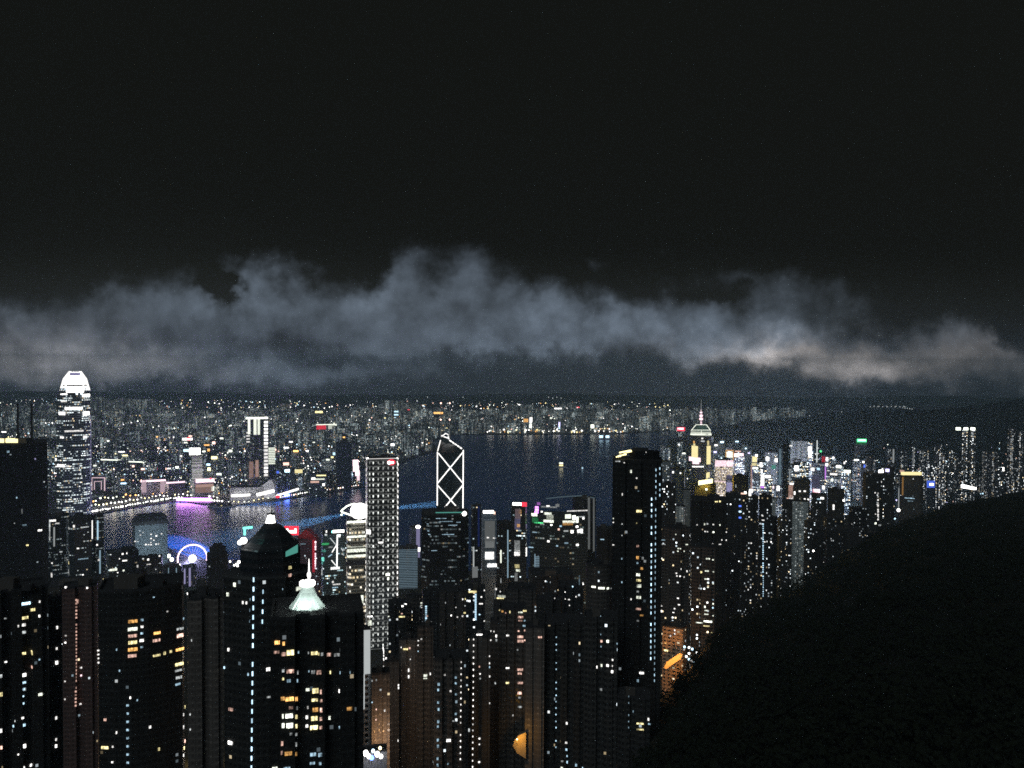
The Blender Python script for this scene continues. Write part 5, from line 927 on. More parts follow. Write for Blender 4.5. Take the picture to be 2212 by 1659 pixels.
# ================================================================== eastern district, right of centre
RIGHT = [
 # name, label, x0, x1, ytop, Y, facade, shape, rot, [panels x y w h colour strength]
 ('office_block', 'blue grey harbourfront block left of the gold striped skyscraper', 1429, 1452, 996, 1700, 'blue', 'rect', 8, []),
 ('office_block', 'blue lit tower with white rooftop lamps right of the tall dashed tower', 1447, 1480, 1012, 1560, 'stripe', 'cham', -6, [(1454, 1020, 3, 4, 'W', 3), (1470, 1022, 3, 3, 'W', 2)]),
 ('apartment_block', 'pale grey lit side block standing before the blue harbourfront blocks', 1476, 1491, 1058, 1300, 'ghost', 'rect', 10, []),
 ('apartment_block', 'dim grey slab hanging over the dark flats left of the yellow sign tower', 1458, 1480, 1093, 1150, 'ghost', 'rect', -8, []),
 ('apartment_tower', 'wide black tower right behind the tall dashed tower', 1428, 1460, 1046, 980, 'midd', 'bay3', 3, []),
 ('office_tower', 'dark tower with a leaning yellow roof sign glowing on its wall', 1492, 1548, 1046, 1480, 'black', 'cham', -6, []),
 ('apartment_tower', 'broad black tower with rows of small white windows under the yellow sign', 1490, 1570, 1078, 900, 'near', 'bay3', 4, [(1546, 1083, 3, 3, 'Y', 2), (1550, 1083, 3, 3, 'Y', 2), (1555, 1083, 3, 3, 'Y', 2)]),
 ('apartment_tower', 'black tower with sparse windows rising right of the dashed tower foot', 1430, 1492, 1140, 760, 'mid', 'cross', -4, []),
 ('apartment_tower', 'slim black tower with lit podium terraces near the edge of the woods', 1492, 1545, 1180, 700, 'mid', 'bay', 3, []),
 ('apartment_tower', 'dark tower with scattered lights beside the lilac lit face', 1566, 1600, 1068, 1000, 'midd', 'bay', 6, [(1601.5, 1093, 5, 3, 'B', 2), (1601.5, 1105, 5, 3, 'C', 2.4), (1601.5, 1118, 5, 3, 'B', 2)]),
 ('hotel', 'glowing hotel with white top floors and a grid of pink lit columns', 1544, 1583, 993, 2250, 'grid', 'cham2', 24, [(1557, 1001, 24, 13, 'K', 2.6), (1577, 1001, 12, 13, 'K', 2.2), (1556, 1040, 24, 2, 'K', 1)]),
 ('office_tower', 'lilac lit flank tower under the glowing hotel', 1568, 1583, 1034, 2000, facade('lilac_wall', (.5, .5, .75), cw=3, fh=3.6, p=.4, s=.9, warm=0, cool=(.65, .6, 1), mode='full', ww=.9), 'rect', 5, [(1576, 1052, 13, 20, 'L', .55), (1576, 1030, 13, 8, 'L', .25)]),
 ('office_tower', 'warm outlined tower with a square white clock like lantern', 1568, 1585, 966, 2650, 'wan', 'cham', 0, [(1576, 982, 12, 12, 'N', 3), (1576, 973, 16, 2, 'O', .9), (1568.5, 985, 2, 20, 'O', .7), (1584, 985, 2, 20, 'O', .7)]),
 ('office_block', 'block with rosy white roof lights behind the glowing hotel', 1585, 1608, 984, 2500, 'wan', 'rect', 10, [(1590, 983, 8, 7, 'K', 3), (1600, 982, 12, 6, 'K', 3), (1594, 975, 12, 3, 'P', 1), (1587, 1004, 3, 34, 'L', .3)]),
 ('apartment_tower', 'plain black square tower right below the glowing hotel', 1582, 1616, 1029, 1450, 'near', 'cham2', 0, []),
 ('office_tower', 'warm gold lit slim tower in the bright district', 1623, 1638, 982, 2450, 'wan', 'cham', 0, [(1630, 992, 10, 12, 'Y', 1.6), (1634, 984, 5, 5, 'W', 4), (1629, 1003, 10, 6, 'Y', .9), (1631, 1018, 12, 14, 'B', .5), (1623.5, 1030, 3, 52, 'P', .7)]),  # the long narrow panel is a beam of light put in as glow
 ('office_tower', 'tower with a huge blazing white screen over a violet street glow', 1636, 1656, 998, 2200, 'wan', 'rect', 0, [(1644, 1004, 5, 10, 'W', 3), (1643, 1018, 8, 8, 'W', 3), (1647, 1037, 16, 24, 'W', 3.6), (1646, 1052, 15, 4, 'V', 1.4), (1656, 1054, 18, 8, 'B', .25)]),  # violet street glow is put in as the two lowest coloured panels
 ('office_tower', 'blue grey tower with two round white roof lamps', 1652, 1680, 976, 2350, 'blue', 'bow', 0, [(1658, 991, 6, 8, 'W', 4), (1678, 994, 8, 8, 'W', 5), (1671, 1009, 8, 8, 'T', .35)]),
 ('office_tower', 'tall blue grey tower with a long pale lit edge', 1680, 1691, 968, 2150, 'stripe', 'rect', 0, [(1685, 1008, 4, 78, 'C', .32)]),
 ('office_tower', 'tall nearly black tower beside the pale lit edge', 1691, 1702, 960, 2000, 'night', 'cham', 0, []),
 ('apartment_block', 'broad grey green lit apartment slab in the bright district', 1708, 1745, 952, 2500, 'ghost', 'bay3', 0, [(1703, 963, 8, 3, 'W', 1.2)]),
 ('office_tower', 'slab carrying a tall white vertical sign right of the grey green slab', 1745, 1757, 956, 2480, 'wan', 'rect', 0, [(1750, 976, 7, 24, 'W', 3.5), (1746, 970, 3, 10, 'W', 2)]),
 ('office_tower', 'block with a blue and white roof sign over a red banner', 1700, 1746, 1004, 2200, 'wan', 'rect', 0, [(1736, 1008, 15, 7, 'C', 5), (1715, 1015, 22, 3, 'D', .9), (1714, 1034, 2.4, 36, 'D', .8), (1706, 1030, 2, 26, 'D', .6), (1720, 1030, 2, 24, 'D', .6), (1732, 1028, 5.5, 26, 'P', 1.1), (1741, 1024, 7, 22, 'D', .7), (1741, 1038, 9, 8, 'W', 1.4)]),
 ('office_tower', 'violet tinted tower under the thin white mast', 1754, 1782, 1000, 2300, 'wan', 'cham', 0, [(1753, 1014, 7, 6, 'W', 2.2), (1768, 1013, 6, 4, 'C', 1.6), (1762, 1040, 16, 26, 'L', .12)]),
 ('office_tower', 'tower with red glow lamp and a sparkling pink banner', 1774, 1798, 984, 2350, 'wan', 'bay', 0, [(1779, 992, 7, 12, 'R', .5), (1788, 992, 7, 8, 'W', 3.5), (1786, 1004, 5, 6, 'W', 3), (1781, 1022, 6, 26, 'V', 1.3), (1781, 1005, 4, 5, 'V', 1.2), (1775, 1040, 4, 8, 'C', 1.2)]),
 ('office_tower', 'white lit tower with blazing stacked screens in the bright district', 1793, 1822, 1006, 2250, 'wan', 'bay', 0, [(1801, 1032, 15, 20, 'W', 2.6), (1808, 1052, 14, 22, 'W', 4), (1812, 1063, 9, 8, 'W', 4), (1812, 1008, 10, 6, 'N', 3), (1820, 1018, 4, 8, 'W', 2), (1817, 1046, 3, 30, 'L', .6), (1796, 1046, 9, 30, 'D', .4)]),
 ('office_block', 'block with cream roof lamp bar right of the blazing screens', 1818, 1838, 1014, 2200, 'wan', 'rect', 0, [(1830, 1018, 13, 5, 'N', 3.5), (1824, 1000, 3, 5, 'W', 2), (1840, 1040, 4, 30, 'D', .3)]),
 ('apartment_tower', 'black tower with a floodlit rosy white flank above the dark flats', 1700, 1718, 1050, 1500, 'midd', 'rect', 0, [(1708, 1062, 9, 28, 'P', .45), (1709, 1078, 8, 14, 'W', 2.2), (1697, 1079, 4, 7, 'P', 1.6), (1719, 1065, 3, 7, 'W', 2.4), (1710, 1045, 8, 4, 'W', 2)]),  # floodlight on the flank is put in as glowing panels
 ('apartment_block', 'grey lit slab below the rosy white flank', 1712, 1746, 1082, 1300, 'ghost', 'bay', 0, []),
 ('apartment_block', 'narrow grey slab left of the dotted corner tower', 1665, 1676, 1076, 1350, 'ghost', 'rect', 0, []),
 ('apartment_tower', 'tower with a dotted corner line of dim lights near the bright district', 1690, 1712, 1080, 1200, 'midd', 'bay', 0, []),
 ('apartment_tower', 'dark cluster tower before the red banner with a row of tiny lamps', 1716, 1750, 1038, 1600, 'near2', 'bay3', 0, [(1730, 1078, 4, 3, 'W', 2), (1738, 1078, 4, 3, 'W', 2), (1746, 1079, 4, 3, 'W', 2), (1728, 1061, 5, 3, 'W', 1.6), (1739, 1061, 6, 3, 'W', 1.6)]),
 ('apartment_tower', 'black tower with a dotted white stair line down to a yellow lamp', 1640, 1668, 1072, 860, 'midd', 'bay', 0, []),
 ('apartment_tower', 'dark tower left of the dotted stair tower with lit window columns', 1604, 1638, 1072, 950, 'mid', 'cross', 0, [(1610, 1064, 5, 5, 'W', 2.4), (1599, 1066, 10, 3, 'P', 1.4), (1622, 1060, 7, 7, 'W', 3), (1620, 1066, 5, 10, 'W', 2)]),
 ('apartment_tower', 'dark tower with lamp lit roof garden above sparse windows', 1752, 1786, 1068, 1250, 'midd', 'bay', 0, [(1764, 1060, 14, 7, 'K', 3), (1758, 1060, 4, 7, 'R', .9), (1776, 1076, 7, 4, 'W', 3), (1768, 1078, 16, 3, 'C', .7), (1779, 1053, 5, 7, 'W', 3.5)]),
 ('apartment_tower', 'dark tower left of the black one near the green sign', 1788, 1824, 1058, 1300, 'near2', 'bay3', 0, [(1824, 1081, 5, 4, 'W', 2.6), (1801, 1093, 4, 6, 'W', 2), (1801, 1099, 4, 4, 'W', 2)]),
 ('apartment_tower', 'tall black tower with a few dotted columns before the flat yellow roof', 1864, 1904, 1024, 1350, 'midd', 'cham', 0, [(1917, 1018, 9, 6, 'W', 5)]),
 ('apartment_tower', 'black tower just left of the flat yellow roof bar', 1902, 1933, 1010, 1400, 'midd', 'bay3', 0, [(1917, 1016, 7, 6, 'L', 4), (1894, 1041, 7, 3, 'W', 2)]),
 ('apartment_tower', 'dark tower topped by a long glowing yellow bar', 1944, 1994, 1030, 1700, 'near2', 'cham2', 0, [(1949, 1018, 8, 5, 'P', .6)]),
 ('office_block', 'dark block with a bright green roof sign', 1846, 1878, 960, 2600, 'night', 'rect', 0, []),
 ('office_block', 'block with blue lamp and white lamps left of the flat yellow roof', 1860, 1892, 998, 2450, 'midd', 'rect', 0, [(1870, 1007, 8, 6, 'B', 1.6), (1886, 1000, 6, 5, 'W', 4), (1865, 998, 4, 4, 'W', 3), (1879, 999, 4, 3, 'W', 2)]),
 ('apartment_block', 'low block with a blue glowing sign in the far right district', 2001, 2022, 1040, 2100, 'midd', 'rect', 0, []),
]
for nm, lb, x0, x1, yt, Y, mt, sh, rt, ps in RIGHT:
    b = building(nm, lb, lb.split()[-1] if False else ('tower' if 'tower' in nm else 'block' if 'block' in nm else 'hotel'), x0, x1, yt, Y, mt, sh, .8, rt, plant=(x1 - x0) > 22)
    for q in ps: panel(b, 'sign' if q[4] in 'BRVG' else 'lit_window', q[0], q[1], q[2], q[3], glow(q[4], q[5], q[2] * q[3] > 60), thick=1.0)  # lit walls and light streaks are put in as glowing panels too
    if 'yellow roof sign' in lb:
        m = MB(); a, c = at(1509, 1040.5, 1462), at(1539.5, 1036, 1462); a2, c2 = a - Vector((0, 0, 6.5)), c - Vector((0, 0, 6.5)); a, c = a + Vector((0, 0, 1.5)), c + Vector((0, 0, 1.5)); k = Vector((0, 1.2, 0))
        m.add([a2, c2, c, a, a2 + k, c2 + k, c + k, a + k], [(0, 1, 2, 3), (7, 6, 5, 4), (0, 4, 5, 1), (1, 5, 6, 2), (2, 6, 7, 3), (3, 7, 4, 0)]); m.build('roof_sign', glow('Y', 3), b.o, b.loc)
        m = MB(); m.box(at(1526, 1030, 1466).x, 1466, at(1526, 1034, 1466).z, at(1529, 1030, 1466).x, 1468, at(1526, 1022, 1466).z); m.build('sign_post', glow('Y', 1.2), b.o, b.loc)
        for xx in (1516, 1526, 1535): plight(at(xx, 1041, 1458), (1, .62, .06), 130000, 2)
        panel(b, 'wall_glow_lamp', 1526, 1057, 4, 4, glow('N', 3))
    if 'broad black tower with rows' in lb:
        lit(b, 'W', ZE((450, 1190, 4, 3, 'W', 1.2), (538, 1183, 5, 6, 'N', 2), (572, 1178, 5, 4, 'D', 1.2), (640, 1187, 5, 4), (718, 1192, 4, 5, 'N'), (542, 1268, 4, 3), (572, 1270, 5, 3), (640, 1276, 6, 5, 'N', 2.6), (800, 1275, 3, 4), (575, 1408, 8, 4), (635, 1415, 6, 3), (720, 1420, 8, 3), (850, 1370, 3, 3), (575, 1548, 5, 4, 'Y', 1.6), (640, 1558, 4, 3), (577, 1592, 8, 5, 'N', 3), (637, 1602, 6, 4, 'W', 3), (740, 1368, 3, 3)), s=2)
    if 'dotted white stair' in lb:
        dashes(b, 1648.5, 1132, 1288, 4.7, 2.2, 2.4, 'C', 2.0, 1648.2)
        lit(b, 'W', ZE((1218, 1085, 5, 3), (1225, 1135, 8, 3), (1240, 1285, 7, 2.4), (1318, 1390, 4, 4, 'W', 3), (1240, 1390, 8, 3)), s=2)
    if 'sparse windows rising right' in lb:
        lit(b, 'N', ZE((230, 1467, 6, 4), (222, 1500, 5, 3), (255, 1470, 3, 3), (298, 1500, 3, 3), (328, 1422, 8, 3), (200, 1303, 3, 3), (30, 1418, 12, 2.6, 'D', 1), (30, 1368, 12, 2.4, 'C', .5), (35, 1585, 4, 4)), s=1.6)
        lit(b, 'W', ZC((1715, 45, 3, 5), (1855, 180, 5, 4, 'W', 3), (1887, 187, 4, 4), (1910, 142, 4, 5), (1828, 158, 5, 4), (1838, 228, 6, 4, 'D'), (1840, 350, 7, 3), (1815, 430, 6, 4), (1805, 460, 6, 2), (1848, 400, 8, 3), (1713, 408, 4, 4), (1713, 450, 4, 7, 'W', 3), (1862, 125, 4, 3), (1832, 178, 4, 3)), s=2)
    if 'lit podium terraces' in lb:
        lit(b, 'N', ZF((85, 40, 9, 4), (120, 47, 5, 3), (38, 130, 8, 6, 'Y', 2.2), (78, 122, 9, 4), (122, 128, 4, 3), (75, 176, 9, 3), (85, 203, 5, 3), (30, 238, 8, 3, 'D', 1), (85, 232, 5, 3), (120, 208, 4, 3), (82, 335, 6, 5, 'W', 3.4), (65, 363, 5, 6, 'N', 3), (75, 388, 9, 3), (75, 413, 10, 3), (120, 343, 4, 4), (118, 370, 4, 4, 'C'), (120, 423, 4, 3), (85, 462, 20, 5, 'N', 3.4), (28, 470, 16, 2.6, 'N', 2.6), (75, 492, 14, 3, 'Y', 1.8), (110, 540, 5, 5, 'Y', 3), (120, 315, 3, 3, 'C', 1)), s=2)
    if 'glowing yellow bar' in lb:
        m = MB(); a = at(1948, 1023, 1680); c = at(1990, 1024, 1680); m.box(a.x, 1678, a.z - 3.0, c.x, 1684, a.z + 3.2); m.build('roof_sign', glow('Y', 1.3), b.o, b.loc)
        panel(b, 'lit_strip', 1950, 1050, 3, 40, glow('O', .25)); lit(b, 'C', Z4((1225, 1187, 22, 2.4, 'C', 1.2), (1230, 1212, 12, 2, 'C', .6)))
    if 'green roof sign' in lb:
        m = MB(); a = at(1852, 951.5, 2590); c = at(1871, 952, 2590); m.box(a.x, 2588, a.z - 4.5, c.x, 2592, a.z + 4.5); m.box(a.x - 2, 2592.1, a.z - 14, c.x + 2, 2595, a.z + 7, 1); m.build('roof_sign', [glow('G', 3.2), glow('G', .10)], b.o, b.loc)
        m = MB(); a = at(1855, 951, 2585); m.box(a.x, 2584, a.z - 1.6, a.x + 22, 2587, a.z + 1.6); m.build('sign_mark', glow('W', 2.5), b.o, b.loc)
    if 'blue glowing sign' in lb:
        m = MB(); a = at(2003, 1046, 2090); m.box(a.x, 2088, a.z - 9, a.x + 19, 2092, a.z + 9); m.box(a.x + 5, 2086, a.z - 3, a.x + 15, 2087.5, a.z + 3, 1); m.build('roof_sign', [glow('B', .9), glow('W', 4)], b.o, b.loc)
    if 'tall black tower with a few' in lb:
        dashes(b, 1896.5, 1066, 1125, 7, 3, 3.5, 'W', 1.3); lit(b, 'W', Z4((925, 1140, 4, 3), (950, 1250, 4, 5, 'W', 2.4), (950, 1302, 4, 4), (930, 1325, 3, 3), (950, 1330, 4, 3), (930, 1405, 6, 6, 'N', 3), (965, 1420, 8, 5, 'D', .7)), s=2)
# street lamp at the foot of the dotted stair tower and below the woods' edge
for x, y, c, r, lb in ((1641.5, 1296, 'Y', 1.8, 'yellow street lamp at the foot of the dotted stair tower, by the woods'), (1941, 1102, 'W', 3.2, 'tall white floodlight below the long yellow roof bar'), (1757, 1190, 'W', 1.4, 'lone white lamp at the edge of the dark woods on the slope')):
    d = ray(x, y); Yq = 880 if x < 1700 else 1500 if x > 1900 else 1050
    o = lampball('street_lamp', lb, 'lamp', at(x, y, Yq), r, c, 4, None, 30 if x > 1900 else 6)
m = MB(); p = at(1941, 1099, 1500)
pol = MB(); pol.tube((p.x, p.y, p.z), (p.x, p.y, at(1941, 1055, 1500).z), 1.0, .8, 6); o = pol.build('lit_chimney', glow('D', .5), None, (p.x, p.y, p.z)); tag(o, 'thin pale lit chimney pole rising behind the tall white floodlight', 'pole')  # lamp-post-like streak built as a glowing pole
p = at(1764.5, 999, 2290); pol = MB(); pol.tube(p, (p.x, p.y, at(1764.5, 951, 2290).z), 1.5, 1.3, 6)
for zq in (968, 980, 992): a = at(1764.5, zq, 2290); pol.box(a.x - (6 if zq > 970 else 1), a.y - .8, a.z - .8, a.x + 6, a.y + .8, a.z + .8)
o = pol.build('lit_mast', glow('D', 1.5), None, tuple(p)); tag(o, 'thin white lit mast with short crossbars over the violet tinted tower', 'mast')
p = at(1773, 975, 2300); lampball('beacon', 'small green lamp beside the thin white lit mast', 'beacon', p, 3.2, 'G', 1.6, None, 6)

# gold striped skyscraper with the pyramid crown
b = building('skyscraper', 'dark skyscraper with gold light columns, white outlined pyramid crown and spire', 'skyscraper', 1494, 1537, 940, 2400, 'black', 'cham', .9, 0, plant=False, parapet=0, base=3)
rr_ = lambda x0, x1, y: ringz(b, x0, x1, y, 2400, 'cham', .9)
crown(b, 'crown', [rr_(1492, 1537, 939.5), rr_(1492, 1536, 934), rr_(1493, 1534, 931)], [glow('N', .75), ROOF])
crown(b, 'crown_roof', [rr_(1496, 1532, 931.2), rr_(1504, 1525, 918)], [pbr('crown_slate', (.10, .20, .17)), ROOF])
for q in ((1491, 938, 1537, 938, 1.5), (1493, 930, 1503.5, 917.5, .9), (1535, 930, 1526, 917.5, .9), (1503, 917.5, 1526, 917.5, .7), (1494, 929, 1534, 929, .7), (1515, 938, 1515, 929, .5)):
    m = MB(); m.tube(at(q[0], q[1], 2372), at(q[2], q[3], 2372), q[4] * 1.2, None, 5); m.build('crown_light', glow('N', 1.6), b.o, b.loc)
m = MB(); A = at(1514.5, 918, 2400)
for k, (y, r) in enumerate(((917, 5), (912, 3.6), (905, 7.5), (898, 7), (891, 5), (886, 2))): a = at(1514.5, y, 2400); m.ball(a, r * .8, 0, 8, 5, .8)
m.build('beacon', glow('K', 1.8), b.o, b.loc)
m = MB(); m.tube(at(1514.5, 888, 2400), at(1514.8, 862, 2400), 1.3, .5, 6); m.build('spire', glow('D', .35), b.o, b.loc)
for q in ((1501, 976, 13, 26, 'Y', 1.25), (1500, 961, 4, 6, 'Y', .9), (1499.5, 955, 3, 5, 'O', .9), (1530.5, 983, 8, 40, 'Y', 1.25), (1529.5, 957, 3.4, 10, 'Y', .8), (1530, 1026, 5, 12, 'Y', 1.2), (1501, 992, 24, 9, 'K', 2.0), (1503, 999, 14, 7, 'K', 1.8), (1517, 947, 4, 3, 'W', 1.4), (1518, 953, 8, 3, 'D', 1)): panel(b, 'light_column' if q[3] > 11 else 'lit_window', *q[:4], glow(q[4], q[5]), thick=1)
for k in range(7): panel(b, 'lamp', 1497 + k * 3.6, 1008, 2.6, 2.6, glow('W', 3))

# far eastern shore towers, each lit in its own pattern
EAST = [(1915, 1933, 970, 2500, 'pale lattice lit tower with bright left edge'), (1944, 1963, 971, 2520, 'pale lattice lit tower beside the bright edged one'), (1970, 1977, 966, 2600, 'very slim pole like lit tower'),
        (1986, 2010, 971, 2550, 'broad pale lattice lit tower'), (2018, 2034, 960, 2650, 'grey tower with a ragged lit top'), (2048, 2062, 972, 2600, 'mid height tower with lit lattice top'), (2079, 2092, 928, 2500, 'left half of the tall twin towers with a white roof lamp'),
        (2096, 2109, 928, 2500, 'right half of the tall twin towers with a white roof lamp'), (2122, 2158, 975, 2450, 'wide dark tower with a few white lamps'), (2177, 2194, 927, 2350, 'tall slim tower near the right edge'),
        (2199, 2228, 931, 2300, 'tall tower cut by the right edge'), (2010, 2024, 1000, 2350, 'low tower densely dotted with windows'), (2026, 2044, 992, 2300, 'grey dotted tower between low ones'), (2062, 2076, 986, 2350, 'slim dotted tower left of the twins')]
EL = []
for i, (x0, x1, yt, Y, lb) in enumerate(EAST):
    b = building('apartment_tower', (lb + ' in the far right district' if 'twin' not in lb else lb), 'tower', x0, x1, yt, Y, 'east', 'cross' if i % 2 else 'bay', .9, random.uniform(-15, 15), plant=i % 3 == 0, parapet=0)
    if 'twin' in lb: m = MB(); p = at((x0 + x1) / 2 + (1 if x0 < 2090 else -1), 927, Y - 8); m.box(p.x - 5, p.y - 4, p.z - 3, p.x + 5, p.y + 4, p.z + 5); m.build('roof_lamp', glow('N', 3.5), b.o, b.loc)
    if 'bright left edge' in lb: panel(b, 'lit_edge', 1930, 985, 3, 30, glow('D', .5))
    if 'pole like' in lb: panel(b, 'lit_edge', 1973.5, 985, 3, 38, glow('D', .25))
p = at(2079, 1052, 2150); o = bpy.data.objects.new('floodlight_bank', None); o.location = p; link(o)
for i in range(6): m = MB(); q = at(2080 + i * 5, 1050 + i * 1.2, 2150 - i * 8); m.box(q.x - 4.5, q.y - 1, q.z - 5 + i * .5, q.x + 4.5, q.y + 1, q.z + 4); m.build('floodlight', glow('W', 4), o, p)
tag(o, 'slanting bank of blazing white pitch floodlights in the far right district', 'floodlights')
# wooden roof lights on dark hillsides
ROWS = [(1783, 921), (1790, 921), (1797, 921), (1802, 921), (1809, 921), (1815, 920.5), (1822, 921)]
def far_lights(name, label, pts, Y, r, code, s):
    m = MB()
    for x, y in pts: m.ball(at(x, y, Y), r, 0, 6, 4)
    o = m.build(name, glow(code, s, False, False)); tag(o, label, kind='stuff'); return o

